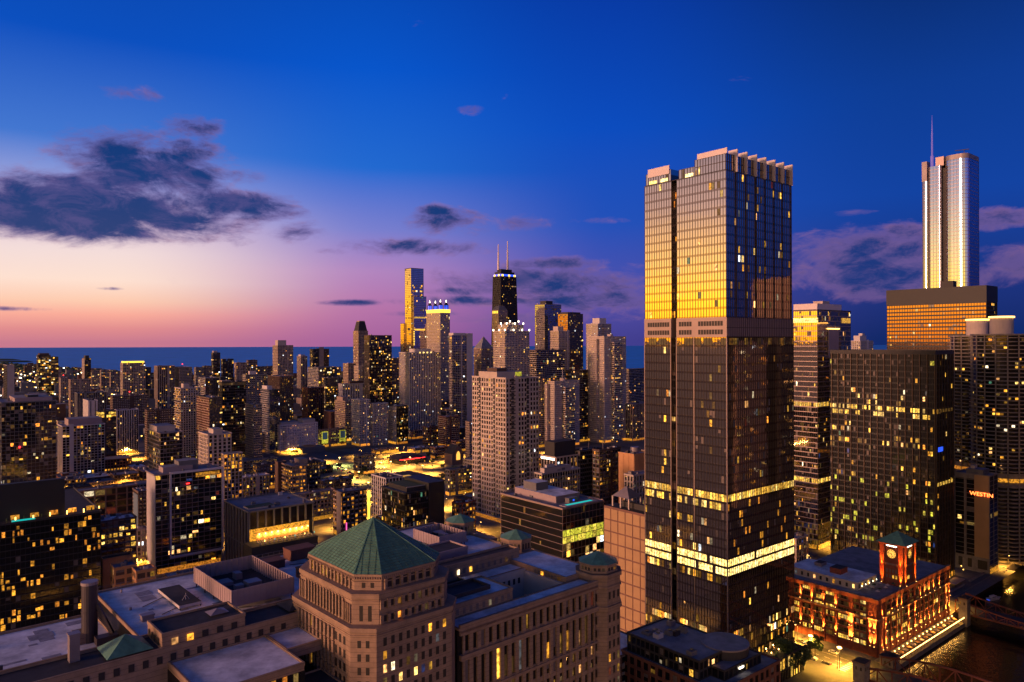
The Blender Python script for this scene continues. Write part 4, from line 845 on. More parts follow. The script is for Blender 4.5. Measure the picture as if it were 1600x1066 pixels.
# two round corn-cob towers
def cob(px, d, name_label, ptop, pcore, r):
    c = P(px, d); z = zof(ptop, d); e_, n_ = en(c); FOOT.append((e_ - r - 3, e_ + r + 3, n_ - r - 3, n_ + r + 3))
    b = Bld('round_tower', name_label, c, 0, d=d); core, slab, lt, post = MB(), MB(), MB(), MB()
    core.cyl(0, 0, r - 2.6, 0, z - 1, 'glass_dark', 48); core.build('glass', b.root)
    nf = 58; fh = z / nf; npet = 16
    for k in range(nf):
        if abs(k - 21) < 2 : continue
        pts = []
        for j in range(npet * 6):
            th = 2 * math.pi * j / (npet * 6); q = abs(math.sin(th * npet / 2)); pts.append(((r - 2.2 + 2.4 * q ** .6) * math.cos(th), (r - 2.2 + 2.4 * q ** .6) * math.sin(th)))
        slab.prism(pts, k * fh, k * fh + (.85 if k < 20 else .62), 'concrete')
    slab.build('balcony', b.root, 'stuff')
    for j in range(npet):
        th = 2 * math.pi * j / npet; post.cyl((r - 1.9) * math.cos(th), (r - 1.9) * math.sin(th), .5, 0, z, 'concrete', 6)
    post.build('column', b.root, 'stuff'); rn = random.Random(px)
    for k in range(22, nf - 1):
        for j in range(npet * 3):
            if rn.random() < .085:
                t0, t1 = 2 * math.pi * (j + .08) / (npet * 3), 2 * math.pi * (j + .92) / (npet * 3); rr = r - 2.5
                lt.poly([(rr * math.cos(t0), rr * math.sin(t0), k * fh + .9), (rr * math.cos(t1), rr * math.sin(t1), k * fh + .9), (rr * math.cos(t1), rr * math.sin(t1), (k + 1) * fh - .3), (rr * math.cos(t0), rr * math.sin(t0), (k + 1) * fh - .3)], 'lit')
    lt.build('lit_window', b.root, 'stuff')
    m = MB(); m.cyl(0, 0, r - 1.5, 20.3 * fh, 21.2 * fh, 'lit_orange', 40); m.cyl(0, 0, r - 2.3, 19.2 * fh, 22.5 * fh, 'concrete', 40); m.build('amenity_band', b.root)
    m = MB(); m.cyl(0, 0, r - .6, z - .9, z + .3, 'concrete', 40, 'roof_dark'); m.build('roof', b.root)
    m = MB(); m.cyl(0, 0, r * .37, z + .2, zof(pcore, d), 'cream', 24, 'roof_grey'); m.build('core', b.root); m = MB(); m.cyl(0, 0, r * .40, zof(pcore, d) - .1, zof(pcore, d) + 1.0, 'glow_warm', 24, 'roof_grey'); m.build('core_light', b.root)
cob(1527, 590, 'round scalloped-balcony tower with a pale core standing beside the black slab tower', 527, 503, 20.5)
cob(1565, 545, 'second round scalloped-balcony tower in front of its twin', 525, 499, 20.5)
# ================================================================== buildings by their edges in the photo
GL = ST(bay=1.6, fl=3.9, pier=.14, span=.9, pd=.2, sd=.1, wall='dark', glass='glass', lit=.12, lm='lit', blind=.12)
RES = ST(bay=3.0, fl=3.0, pier=1.1, span=1.2, pd=.3, sd=.2, wall='beige', lit=.15)
BAL = ST(bay=4.0, fl=3.0, pier=.35, span=.45, pd=.2, sd=1.1, wall='white', lit=.16)
VER = ST(bay=3.4, fl=3.2, pier=1.3, span=.7, pd=.6, sd=.15, wall='beige', smat='dark', lit=.15)
OFF = ST(bay=2.6, fl=3.8, pier=.5, span=1.2, pd=.3, sd=.2, wall='grey', lit=.18, lm='lit')
def v(st, **k): return dict(st, **k)
# right-hand group ------------------------------------------------
b = B('black_slab_tower', 'black steel slab tower with amber mirrored floors in front of the silvery tower', 1386, 1541, 1558, 449, 710, ST(bay=2.6, fl=3.9, pier=.30, span=1.5, pd=.35, sd=.2, wall='black', glass='glass_bronze', lit=.10, blind=0, rows=lambda T, j, nf: (0, 'lit') if j > nf - 5 else None), par=.6, cap=110, units=0, roof='roof_dark')
m = MB(); m.box(-.5, -.5, b.z - 15, b.w + .5, b.dp + .5, b.z - .05, 'black'); m.build('attic_band', b.root); m = MB(); m.box(3, 30, b.z, 12, 42, b.z + 7, 'dark'); m.build('penthouse', b.root); b.done()
def rows321(T, j, nf):
    f = j / nf
    if T == 'W':
        if abs(f - .70) < .012: return (.5, 'lit_office')
        if abs(f - .73) < .012: return (.45, 'lit_office')
        if abs(f - .83) < .012: return (.4, 'lit')
        if abs(f - .575) < .012: return (.4, 'lit')
        if f < .1: return (.45, 'lit_dim')
        return (random.choice((.0, .03, .07, .16)), 'lit_green' if random.random() < .3 else 'lit')
    return (.04, 'lit')
b = B('dark_office_block', 'dark glass office block with pale mullions behind the clock tower building', 1297, 1461, 1490, 556, 480, ST(bay=1.53, fl=4.0, pier=.10, span=1.0, pd=.2, sd=.12, wall='dark', glass='glass_dark', smat='black', lit=.1, rows=rows321, blind=.06), par=2.5, cap=90, units=5)
for k in range(int(b.dp / 4.6) + 1): m = MB(); m.box(-.95, k * 4.6 - .16, 0, -.2, k * 4.6 + .16, b.z, 'bronze'); m.build('mullion', b.root)
for k in range(int(b.w / 4.6) + 1): m = MB(); m.box(k * 4.6 - .16, -.95, 0, k * 4.6 + .16, -.2, b.z, 'mull'); m.build('mullion', b.root)
for z_, m_ in ((64, 'lit_office'), (112, 'glow_blue')): q = MB(); q.box(2, -.5, z_, b.w - 3, -.38, z_ + 2.2, 'lit_office' if m_ != 'glow_blue' else 'lit_dim'); q.build('lit_floor', b.root)
q = MB(); q.box(2.5, -.95, 86.5, 10, -.75, 89.5, 'glow_blue'); q.build('blue_sign', b.root); b.done()
b = B('twin_shaft_tower', 'glass office tower with golden upper floors next to the dark office block', 1240, 1277, 1329, 487, 560, ST(bay=1.6, fl=3.9, pier=.16, span=.6, pd=.2, sd=.25, wall='mull', glass='glass_mirror', smat='mull_pale', lit=.06, rows=lambda T, j, nf: (1, 'lit_office') if j in (int(nf * .29), int(nf * .60)) else (.5, 'lit_dim') if j < 5 else None), pent=[(.0, .0, .72, 1, 5.5, 'fin_white'), (.3, .2, .5, .6, 8, 'cream')], cap=60)
m = MB(); m.box(-.6, -.6, b.z - 9, .0, b.dp, b.z - 5.5, 'lit_bright'); m.build('lit_floor', b.root); m = MB(); m.box(b.w * .72, -.35, b.z - 9, b.w * .98, -.2, b.z - 5, 'lit_office'); m.build('lit_floor', b.root)
m = MB(); m.box(b.w * .3, -.9, b.z - 36, b.w * .6, -.2, b.z - 14, 'plant_pink'); m.box(b.w * .28, -1.1, b.z - 14, b.w * .62, -.2, b.z - 13.2, 'glow_warm'); m.build('lit_panel', b.root); b.done()
b = B('hotel_slab', 'beige hotel slab with black window strips and a glowing red WESTIN sign', 1492, 1545, 1558, 748, 500, ST(bay=8, fl=3.2, pier=.3, span=.3, wall='concrete', glass='glass_dark', lit=.05, blind=.02), cap=60, pent=[(.1, .2, .8, .7, 4, 'grey'), (.3, .5, .6, .62, 6, 'cream')])
m = MB(); m.box(-.9, 0, 11, -.3, b.dp * .42, b.z + .5, 'panel'); m.build('blank_wall', b.root); m = MB(); m.box(-.85, b.dp * .42, b.z - 2.5, -.3, b.dp, b.z + .5, 'concrete'); m.box(-.6, 0, 0, -.3, b.dp, 10.9, 'concrete'); m.box(-.75, b.dp * .68, 11, -.3, b.dp * .73, b.z - 2.5, 'concrete'); m.build('concrete_frame', b.root)
for y0, y1 in ((.05, .33), (.5, .62), (.78, .9)): q = MB(); q.box(-.72, b.dp * y0, 3, -.6, b.dp * y1, 9, 'louvre'); q.build('opening', b.root)
cu = bpy.data.curves.new('hotel_sign', 'FONT'); cu.body = 'WESTIN'; cu.size = 3.6; cu.extrude = .12; cu.align_x = 'CENTER'; cu.materials.append(MATS['glow_sign'])
to = bpy.data.objects.new('hotel_sign', cu); sc.collection.objects.link(to)
dg = bpy.context.evaluated_depsgraph_get(); me = bpy.data.meshes.new_from_object(to.evaluated_get(dg)); bpy.data.objects.remove(to)
to = bpy.data.objects.new('sign_lettering', me); sc.collection.objects.link(to); to.parent = b.root; to.location = (-1.1, b.dp * .21, b.z - 13.5); to.rotation_euler = (R(90), 0, R(-90)); to.scale = (1.1, 1, 1)
me.materials.clear(); me.materials.append(MATS['glow_sign']); b.done()
B('pale_stepped_tower', 'small pale stepped building showing between the golden glass tower pair and the black slab', 1330, 1344, 1364, 535, 1200, v(RES, wall='white'), pent=[(.05, .1, .55, .8, 9, 'white'), (.3, .2, .5, .6, 13, 'white')]).done()
B('low_pale_office', 'low cream office with square windows between the golden tower and the clock tower building', 1228, 1243, 1262, 845, 500, v(RES, wall='cream', bay=3.5, fl=4, lit=.3)).done()
# middle, near ----------------------------------------------------
b = B('apartment_tower', 'broad peach-coloured apartment tower with square windows and a stepped penthouse', 738, 790, 841, 592, 640, ST(bay=3.5, fl=4.3, pier=1.3, span=1.5, pd=.4, sd=.3, wall='cream', glass='glass_dark', lit=.13, blind=.25), cap=60, pent=[(.0, .25, .75, .8, 5.5, 'cream'), (.15, .4, .45, .7, 8.5, 'brown')], indiv=160)
for fx in (.16, .62): m = MB(); m.box(b.w * fx, -.5, 0, b.w * fx + 2.6, -.1, b.z, 'dark'); m.build('balcony_recess', b.root)
for fy in (.30, .74): m = MB(); m.box(-.5, b.dp * fy, 0, -.1, b.dp * fy + 2.6, b.z, 'dark'); m.build('balcony_recess', b.root)
for k in range(int(b.z / 4.3)):
    m = MB()
    for fx in (.16, .62): m.box(b.w * fx - .3, -1.0, k * 4.3, b.w * fx + 2.9, -.45, k * 4.3 + 1.0, 'cream')
    for fy in (.30, .74): m.box(-1.0, b.dp * fy - .3, k * 4.3, -.45, b.dp * fy + 2.9, k * 4.3 + 1.0, 'cream')
    m.build('balcony', b.root)
q = MB(); q.box(b.w * .55, b.dp * .25 - .3, b.z + 1, b.w * .74, b.dp * .25 - .1, b.z + 5, 'lit_green'); q.build('lit_glazing', b.root); b.done()
def winged(label, xl, xc, xr, yt, d, mast=False):
    b = B('winged_tower', label, xl, xc, xr, yt, d, ST(bay=2.5, fl=3.0, pier=1.5, span=1.6, pd=.3, sd=.25, wall='cream', lit=.12), cap=45, units=2)
    b.vol(-6, b.dp * .3, -.1, b.dp * .72, 0, b.z - 4, ST(bay=2.5, fl=3.0, pier=1.4, span=1.4, pd=.3, sd=.2, wall='cream', lit=.12), .8)
    b.vol(b.w * .32, -6, b.w * .7, -.1, 0, b.z - 9, ST(bay=2.2, fl=3.0, pier=.3, span=.9, pd=.2, sd=.6, wall='cream', lit=.2), .8)
    m = MB(); m.cyl(b.w * .5, b.dp * .3, 4.5, b.z, b.z + 4.5, 'cream', 16, 'roof_grey'); m.build('drum', b.root)
    if mast: m = MB(); m.cyl(b.w * .5, b.dp * .3, .45, b.z + 4.5, b.z + 17, 'white', 6); m.build('mast', b.root)
    b.done()
winged('pinkish winged apartment tower with a thin mast on its drum', 843, 866, 905, 597, 1100, True)
winged('taller pinkish winged apartment tower east of the masted one', 918, 944, 978, 527, 1150)
B('white_back_tower', 'white gridded tower top rising behind the taller winged tower', 916, 934, 955, 507, 1300, v(RES, wall='white'), pent=[(.3, .2, .8, .8, 11, 'white')]).done()
b = B('stepped_crown_tower', 'peach stepped-top tower with lamps along its parapets', 771, 789, 827, 518, 1000, v(RES, wall='cream', bay=2.8, lit=.2))
b.vol(b.w * .12, b.dp * .1, b.w * .8, b.dp * .85, b.z, b.z + 9, v(RES, wall='cream'), .6); b.vol(b.w * .3, b.dp * .2, b.w * .65, b.dp * .7, b.z + 9, b.z + 12, v(RES, wall='cream'), .6)
for fx, fy, dz in ((0, 0, 1), (.35, 0, 1), (.7, 0, 1), (1, 0, 1), (0, .5, 1), (0, 1, 1), (.12, .1, 10), (.45, .1, 10), (.8, .1, 10), (.3, .2, 13), (.65, .2, 13), (.12, .6, 10)):
    m = MB(); m.cyl(b.w * fx, b.dp * fy, .9, b.z + dz, b.z + dz + 2.2, 'glow_white', 6); m.build('parapet_lamp', b.root)
b.done()
b = B('pool_block', 'dark glass block with a turquoise rooftop pool and yellow lit floors', 782, 878, 942, 797, 420, ST(bay=3.0, fl=4.0, pier=.12, span=.28, pd=.15, sd=.35, wall='mull_pale', glass='glass_dark', lit=.06, smat='mull_pale', blind=.04, rows=lambda T, j, nf: (.9, 'lit_green') if (T == 'S' and j in (nf - 4, nf - 5)) else ((.3, 'lit') if T == 'S' and j < nf - 5 else None)), stw=ST(bay=3, fl=4.0, pier=0, span=.22, sd=.35, wall='mull_pale', glass='glass_dark', lit=.05, blind=.0), cap=70, units=6)
b.plain(8, 14, b.z, b.w - 6, b.dp - 4, b.z + 4.2, 'plant_pink', 'roof_pale'); b.plain(10, 34, b.z + 4.2, 20, 46, b.z + 9, 'grey', 'roof_pale'); b.plain(13, 8, b.z, 20, 11.5, b.z + 3.4, 'grey', 'roof_grey')
m = MB(); m.box(4, 1.6, b.z + .5, b.w - 3, 7, b.z + .9, 'cream'); m.build('pool_deck', b.root); m = MB(); m.box(7, 3.0, b.z + .85, b.w - 6, 5.6, b.z + .97, 'glow_pool'); m.build('pool', b.root); m = MB(); m.box(16, 7.9, b.z + 1.4, 17.3, 7.97, b.z + 2.4, 'glow_blue'); m.build('screen', b.root); b.done()
C, w, dp, z = place(943, 1012, 1030, 806, 372); b = Bld('panel_block', 'windowless building clad in square tan panels beside the golden tower', C, d=372); m = MB(); m.box(0, 0, 0, w, dp, z, 'panel_frame', 'roof_dark'); m.build('wall', b.root)
nr = int(z / 6.2); nc = 6; pm = MB(); pm.box(-.22, -.5, -.5, .02, .5, .5, 'panel'); pmesh = pm.mesh('panel')
for r_ in range(nr):
    for c_ in range(nc):
        o = bpy.data.objects.new('panel', pmesh); sc.collection.objects.link(o); o.parent = b.root; o.location = (0, (c_ + .5) * dp / nc, z - (r_ + .5) * 6.2 - .8); o.scale = (1, dp / nc * .87, 5.4)
b.plain(5, 4, z, w - 2, dp - 8, z + 3, 'dark', 'roof_dark'); m = MB(); m.cone([(2, dp - 16), (12, dp - 16), (12, dp - 4), (2, dp - 4)], z + 5.5, (7, dp - 10, z + 11), 'metal'); m.build('glass_pyramid', b.root)
m = MB()
for x in (2.3, 11.7):
    for y in (-15.7, -10, -4.3): m.box(x - .4, dp + y - .4, z, x + .4, dp + y + .4, z + 5.5, 'cream')
m.build('pyramid_post', b.root, 'stuff'); b.done()
b = B('framed_office', 'white-framed office with a black roof box and lit parapet', 846, 868, 906, 716, 640, ST(bay=4, fl=22, pier=.8, span=.8, pd=.8, sd=.6, wall='cream', glass='glass_dark', lit=.0, blind=0), units=1); b.facade('S', 0, 0, b.w, 2, b.z - 2, ST(bay=2, fl=3.8, pier=0, span=.3, sd=.1, wall='dark', lit=.22)); b.plain(2, 4, b.z, b.w - 2, b.dp - 2, b.z + 13, 'dark', 'roof_dark'); m = MB(); m.box(-.95, 1, b.z - 2.2, -.8, b.dp, b.z - .6, 'glow_white'); m.build('lit_parapet', b.root); b.done()
B('black_office', 'tall black office front with few lit panes next to the white-framed office', 900, 906, 938, 706, 655, v(OFF, wall='black', glass='glass_dark', lit=.06)).done()
B('loft_block', 'dark brown loft building glowing orange at street level', 932, 936, 969, 706, 640, v(OFF, wall='brown', bay=4, lit=.2, pier=.9), par=1.5).done()
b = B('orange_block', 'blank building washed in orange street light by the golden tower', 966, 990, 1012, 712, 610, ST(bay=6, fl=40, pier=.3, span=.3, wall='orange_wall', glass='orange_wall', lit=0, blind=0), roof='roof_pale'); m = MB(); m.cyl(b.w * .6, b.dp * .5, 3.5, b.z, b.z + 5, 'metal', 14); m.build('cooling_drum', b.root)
for k in range(7): m = MB(); m.box(b.w * .55, -.45, 6 + k * 5, b.w * .55 + 4, -.3, 8 + k * 5, 'louvre'); m.build('louvre', b.root)
b.done()
B('old_stone_block', 'old pale stone block with arched windows in front of the orange-lit block', 986, 989, 1020, 745, 500, v(RES, wall='cream', bay=2.8, fl=4.2, pier=1.3, lit=.05)).done()
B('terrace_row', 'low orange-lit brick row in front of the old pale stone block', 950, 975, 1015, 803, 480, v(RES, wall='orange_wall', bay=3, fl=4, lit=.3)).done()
B('cream_setback', 'low cream building with stepped pale roofs behind the pool block', 838, 846, 905, 742, 560, v(OFF, wall='cream', lit=.25), roof='roof_pale', pent=[(.1, .2, .8, .8, 4, 'cream'), (.2, .4, .4, .7, 6, 'white')]).done()
b = B('dark_glass_office', 'black glass office with grass roof and golden lit lower floors', 596, 632, 668, 772, 545, ST(bay=1.7, fl=4.1, pier=.1, span=.75, pd=.15, sd=.4, wall='black', glass='glass_dark', lit=.2, rows=lambda T, j, nf: (.8, 'lit_office') if (T == 'S' and j in (1, 2)) else (.6, 'lit') if j in (2, 3) else None), cap=50, indiv=60)
m = MB(); m.box(4, 4, b.z + .3, b.w + 6, b.dp - 3, b.z + 4, 'dark', 'grass'); m.box(3.7, 3.7, b.z + 3.6, b.w + 6, 4, b.z + 4.2, 'cream'); m.build('green_roof', b.root); m = MB(); m.box(b.w, -1.2, 0, b.w + 14, b.dp, b.z + 6, 'black'); m.build('service_core', b.root); b.done()
b = B('sign_block', 'brown brick block with a tall glowing yellow sign on its edge', 520, 534, 572, 770, 600, v(RES, wall='brown', bay=3.4, fl=3.6, lit=.25, lm='lit_orange'), units=4); m = MB(); m.box(b.w + .5, -1.4, 4, b.w + 2.4, -.6, b.z - 1, 'glow_yellow'); m.build('edge_sign', b.root); m = MB(); m.box(3, -.8, 4, 3.8, -.4, 12, 'glow_pink'); m.build('pink_sign', b.root); m = MB(); m.box(-.6, b.dp * .1, 0, -.2, b.dp * .55, b.z + .8, 'metal'); m.build('blank_wall', b.root); b.done()
b = B('finned_hotel', 'dark hotel with vertical fins above a lit terrace of loungers', 352, 388, 488, 800, 490, ST(bay=6, fl=26, pier=1.1, span=.6, pd=1.0, sd=.5, wall='grey', glass='glass_dark', lit=0, blind=0), roof='roof_grey', units=7)
m = MB(); m.box(2, 6, b.z + .2, 20, 16, b.z + 1.4, 'cream', 'grass'); m.build('green_roof', b.root); m = MB(); m.box(-4, -16, 0, b.w * .92, -1.2, 27, 'dark', 'roof_dark'); m.build('terrace', b.root); m = MB(); m.box(0, -1.5, 27.1, b.w * .92, -1.15, 35, 'lit_orange'); m.build('terrace_glazing', b.root); m = MB(); m.box(4, -2.4, 27.1, b.w * .88, -1.6, 32.5, 'orange_wall'); m.build('canopy', b.root)
for k in range(9):
    x = 6 + k * b.w * .095; m = MB(); m.cyl(x, -2.6, .35, 31.2, 31.8, 'glow_spot', 8); m.build('wall_lamp', b.root); l = bpy.data.lights.new('wall_light', 'POINT'); l.energy = 1500; l.color = (1, .5, .1); l.shadow_soft_size = .3; o = bpy.data.objects.new('wall_light', l); sc.collection.objects.link(o); o.parent = b.root; o.location = (x, -3.4, 30.6)
for k in range(26):
    m = MB(); x, y = 3 + (k % 13) * b.w * .066, -13 + (k // 13) * 5; m.box(x, y, 27.1, x + .8, y + 2, 27.5, 'cream'); m.box(x, y + 1.5, 27.5, x + .8, y + 2, 28.1, 'cream'); m.build('lounger', b.root)
for k in range(6): m = MB(); m.cyl(8 + k * 7, -7, .3, 27.1, 28.2, 'glow_pool' if k % 2 else 'glow_warm', 6); m.build('terrace_lamp', b.root)
b.done()
B('balcony_block', 'small mid-rise with rows of lamp-lit balconies beside a brown shaft', 441, 456, 478, 728, 690, ST(bay=3.6, fl=3.4, pier=.5, span=1.1, pd=.3, sd=1.2, wall='tan', lit=.5, lm='lit_orange'), pent=[(.7, .3, 1.3, .8, 5, 'tan')]).done()
B('brown_shaft', 'plain brown brick shaft attached to the lamp-lit balcony block', 432, 434, 442, 722, 705, ST(bay=8, fl=40, pier=.3, span=.3, wall='brown', glass='brown', lit=0, blind=0), units=0).done()
b = B('blank_hotel', 'wide beige hotel wall with tiny windows and stepped roofline', 427, 437, 496, 664, 1050, ST(bay=3.6, fl=3.7, pier=2.2, span=2.0, pd=.25, sd=.2, wall='fin_white', lit=.22), roof='roof_pale', pent=[(.05, .1, .5, .9, 4, 'cream'), (.62, .1, .95, .9, 6, 'cream')])
m = MB(); m.box(b.w * .45, -18, 0, b.w + 3, -1, 8, 'grey', 'roof_grey'); m.cyl(b.w * .7, -9, 9, 8, 9.2, 'orange_wall', 20); m.build('entrance_canopy', b.root); b.done()
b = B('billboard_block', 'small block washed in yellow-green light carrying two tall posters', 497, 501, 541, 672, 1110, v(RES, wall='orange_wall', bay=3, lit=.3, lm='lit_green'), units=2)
for x0 in (1, b.w - 12): m = MB(); m.box(x0, -1.2, 6, x0 + 10, -.7, b.z - 2, 'lit_green'); m.build('poster_frame', b.root); m = MB(); m.box(x0 + 1, -1.35, 12, x0 + 9, -1.22, b.z - 3, 'glow_poster'); m.build('poster', b.root)
b.done()
b = B('white_grid_tower', 'white gridded apartment tower, westernmost of three in a row', 549, 562, 578, 625, 1120, v(RES, wall='white', bay=2.6)); b.done()
B('white_grid_tower', 'second white gridded apartment tower with dark balcony strip', 577, 583, 606, 631, 1130, v(RES, wall='white', bay=2.6, lit=.2)).done()
B('white_edged_tower', 'slim tower, white gridded edge and dark green glass front', 606, 619, 637, 635, 1140, ST(bay=2.4, fl=3, pier=.15, span=.3, wall='dark', glass='glass_dark', lit=.2), stw=v(RES, wall='white', bay=2.4)).done()
B('striped_cream_block', 'pale block with dark vertical window strips behind the white gridded towers', 529, 535, 577, 600, 1320, v(VER, wall='white', bay=5, pier=3.2, lit=.2), pent=[(.3, .2, .8, .8, 5, 'brown')]).done()
B('tan_tower', 'tan apartment tower with penthouse beside the white gridded towers', 523, 539, 550, 627, 1180, v(RES, wall='tan'), pent=[(.1, .3, .8, .9, 7, 'tan')]).done()
b = B('wide_pier_tower', 'wide apartment tower of pale piers and black balcony strips below the slim glass skyscraper', 624, 640, 688, 551, 1300, v(VER, wall='white', bay=3.6, pier=1.7, lit=.17, span=.9, smat='grey'), pent=[(.25, .2, .75, .8, 7, 'white')], cap=70)
for k in range(4): m = MB(); m.box(b.w * (.3 + .12 * k), -.7, b.z - 1, b.w * (.3 + .12 * k) + 3, -.3, b.z + 1.5, 'lit_bright'); m.build('parapet_light', b.root)
b.done()
b = B('curved_balcony_tower', 'balcony-striped tower with blank pale end wall near the four-lantern tower', 702, 706, 729, 524, 1300, v(BAL, wall='cream', lit=.12), cap=60); m = MB(); m.box(b.w, -.8, 0, b.w + 13, 30, b.z + 4, 'white'); m.build('blank_wall', b.root); m = MB(); m.box(b.w * .1, -.2, b.z, b.w * .9, 14, b.z + 4.5, 'white'); m.build('penthouse', b.root); b.done()
b = B('gabled_tower', 'beige gridded tower with a small gabled roof', 740, 752, 771, 545, 1400, v(RES, wall='tan', lit=.14)); m = MB(); m.cone([(0, 0), (b.w, 0), (b.w, b.dp), (0, b.dp)], b.z + 1, (b.w / 2, b.dp / 2, b.z + 24), 'roof_grey'); m.build('gable_roof', b.root); b.done()
b = B('mansard_shaft', 'tan stepped tower standing before the black tapered skyscraper', 769, 779, 793, 485, 1500, v(RES, wall='tan', lit=.08), cap=50); m = MB(); m.frus([(0, 0), (b.w, 0), (b.w, b.dp), (0, b.dp)], b.z + 1, [(b.w * .25, b.dp * .2), (b.w * .75, b.dp * .2), (b.w * .75, b.dp * .8), (b.w * .25, b.dp * .8)], b.z + 10, 'grey'); m.build('mansard_roof', b.root)
for k in range(4): m = MB(); m.box(-1, b.dp * (.1 + .22 * k), b.z - 6, -.3, b.dp * (.1 + .22 * k) + 2, b.z - 1, 'glow_yellow'); m.build('crown_light', b.root)
b.done()
B('dark_grid_tower', 'tall dark gridded office tower with pale western edge', 836, 851, 877, 476, 1500, v(OFF, wall='grey', bay=3, lit=.05, glass='glass_blue'), stw=v(OFF, wall='cream', bay=3, lit=.03), pent=[(.2, .2, .6, .8, 8, 'dark')], cap=60).done()
B('copper_glass_tower', 'dark tower with a copper-glowing glass edge next to the dark gridded tower', 872, 887, 911, 491, 1450, v(GL, wall='bronze', glass='glass_bronze', bay=3, lit=.10), pent=[(.1, .1, .9, .9, 4, 'dark')], cap=60).done()
B('slim_beige_tower', 'slim beige tower in front of the copper-glowing tower', 860, 873, 890, 518, 1200, v(RES, wall='cream', lit=.07), pent=[(.1, .2, .6, .8, 8, 'cream')]).done()
B('dark_framed_tower', 'dark apartment tower with pale frames below the copper-glowing tower', 826, 838, 882, 548, 1100, v(BAL, wall='brown', lit=.2, pier=.9)).done()
B('red_glow_tower', 'dark tower speckled with red lamps behind the masted winged tower', 880, 890, 918, 580, 1150, v(OFF, wall='brown', lit=.16)).done()
B('striped_low_block', 'long low beige block with horizontal stripes by the lake', 975, 982, 1020, 578, 1400, v(BAL, wall='tan', lit=.06)).done()
B('amber_block', 'amber-toned apartment block with vertical strips beside the golden tower', 975, 988, 1016, 633, 1170, v(VER, wall='tan', lit=.18)).done()
B('slim_tan_shaft', 'narrow tan apartment shaft touching the broad peach tower', 727, 733, 745, 660, 950, v(RES, wall='tan', bay=2.4, lit=.1)).done()
B('white_band_brick', 'dark brick block with a white band of windows near its top', 684, 697, 718, 652, 1110, v(RES, wall='brick', lit=.1)).done()
# left group ------------------------------------------------------
b = B('wide_dark_block', 'wide black glass block with a lit roof terrace and black screen wall', -60, -25, 156, 822, 385, ST(bay=2.2, fl=3.6, pier=.12, span=.45, pd=.15, sd=.6, wall='dark', glass='glass_dark', lit=.16, lm='lit_orange', blind=.05), cap=90, units=0, indiv=120, roof='roof_dark')
b.plain(2, 9, b.z, b.w * .70, 12, b.z + 20, 'black', 'black', 'screen_wall'); m = MB(); m.box(12, 2, b.z + .2, b.w * .42, 3.2, b.z + 1.2, 'glow_pool'); m.build('pool', b.root)
for k in range(12): m = MB(); m.cyl(10 + k * b.w * .075, 5 + (k % 3), .3, b.z + .2, b.z + 2.2, 'glow_warm' if k % 2 else 'foliage', 7); m.build('terrace_lamp' if k % 2 else 'shrub', b.root)
for k in range(5): m = MB(); m.box(12 + k * 9, 7.6, b.z + .6, 16 + k * 9, 7.95, b.z + 3, 'lit_orange'); m.build('terrace_glazing', b.root)
b.done()
b = B('balcony_slab', 'black balcony slab with white edge panels and a pale roof deck', 229, 242, 345, 742, 505, ST(bay=4.2, fl=3.1, pier=.22, span=.26, pd=.4, sd=.9, wall='mull_pale', glass='glass_dark', lit=.16, blind=.06), stw=ST(bay=2, fl=3, pier=1.6, span=1.8, wall='white', lit=.06), cap=40, roof='roof_grey', units=5, indiv=70, pent=[(.15, .3, .6, .8, 4, 'plant_pink'), (.4, .4, .7, .9, 7, 'grey')])
for x in (9.5, b.w + .6): m = MB(); m.box(x - .6, -1.6, 10, x + .6, -.2, b.z + 1.4, 'fin_white'); m.build('edge_frame', b.root)
for z_ in (10, b.z): m = MB(); m.box(10.2, -1.6, z_, b.w, -.2, z_ + 1.4, 'fin_white'); m.build('edge_frame', b.root)
m = MB(); m.box(b.w * .6, -.55, b.z - 4, b.w * .97, -.3, b.z - 1, 'lit_orange'); m.build('lit_floor', b.root); m = MB(); m.box(b.w * .45, -1.2, b.z - 8, b.w * .5, -1, b.z - 7.4, 'glow_red'); m.build('red_sign', b.root); b.done()
b = B('west_glass_tower', 'dark glass apartment tower with pale floor lines beside the white gridded mid-rise', -30, 2, 87, 628, 690, ST(bay=3.4, fl=3.4, pier=.2, span=.3, pd=.2, sd=.3, wall='grey', glass='glass', lit=.12), cap=60, pent=[(.25, .1, .95, .9, 4, 'plant_pink'), (.5, .2, .7, .6, 6, 'black')], indiv=60); m = MB(); m.cyl(14, -1, .8, 60, 61.5, 'glow_red', 8); m.build('red_lamp', b.root); b.done()
B('white_grid_midrise', 'white gridded mid-rise with recessed penthouse and red lamps at its foot', 90, 97, 163, 665, 850, ST(bay=3.6, fl=3.1, pier=.5, span=.4, pd=.6, sd=.35, wall='white', glass='glass_dark', lit=.13), pent=[(.15, .1, .95, .9, 8, 'plant_pink')]).done()
B('yellow_top_glass', 'glass mid-rise with two bright yellow top floors behind the white gridded mid-rise', 150, 154, 181, 642, 940, v(GL, bay=3, lit=.15, rows=lambda T, j, nf: (.95, 'lit_office') if j > nf - 3 else None)).done()
B('strip_block', 'low white block of vertical strips beside the yellow-topped glass mid-rise', 179, 183, 216, 640, 1050, v(VER, wall='white', bay=3, lit=.06)).done()
B('dark_brick_slab', 'dark brick slab below the lamp-crowned tower', 172, 176, 232, 618, 1300, v(RES, wall='brown', lit=.05)).done()
B('blue_strip_tower', 'blue-grey tower of vertical strips near the white blank slab', 117, 121, 166, 613, 1150, v(VER, wall='grey', bay=3, lit=.08)).done()
B('white_blank_slab', 'white slab tower with blank end wall among the western mid-rises', 130, 138, 152, 625, 1000, v(VER, wall='white', bay=5, pier=4, lit=.06)).done()
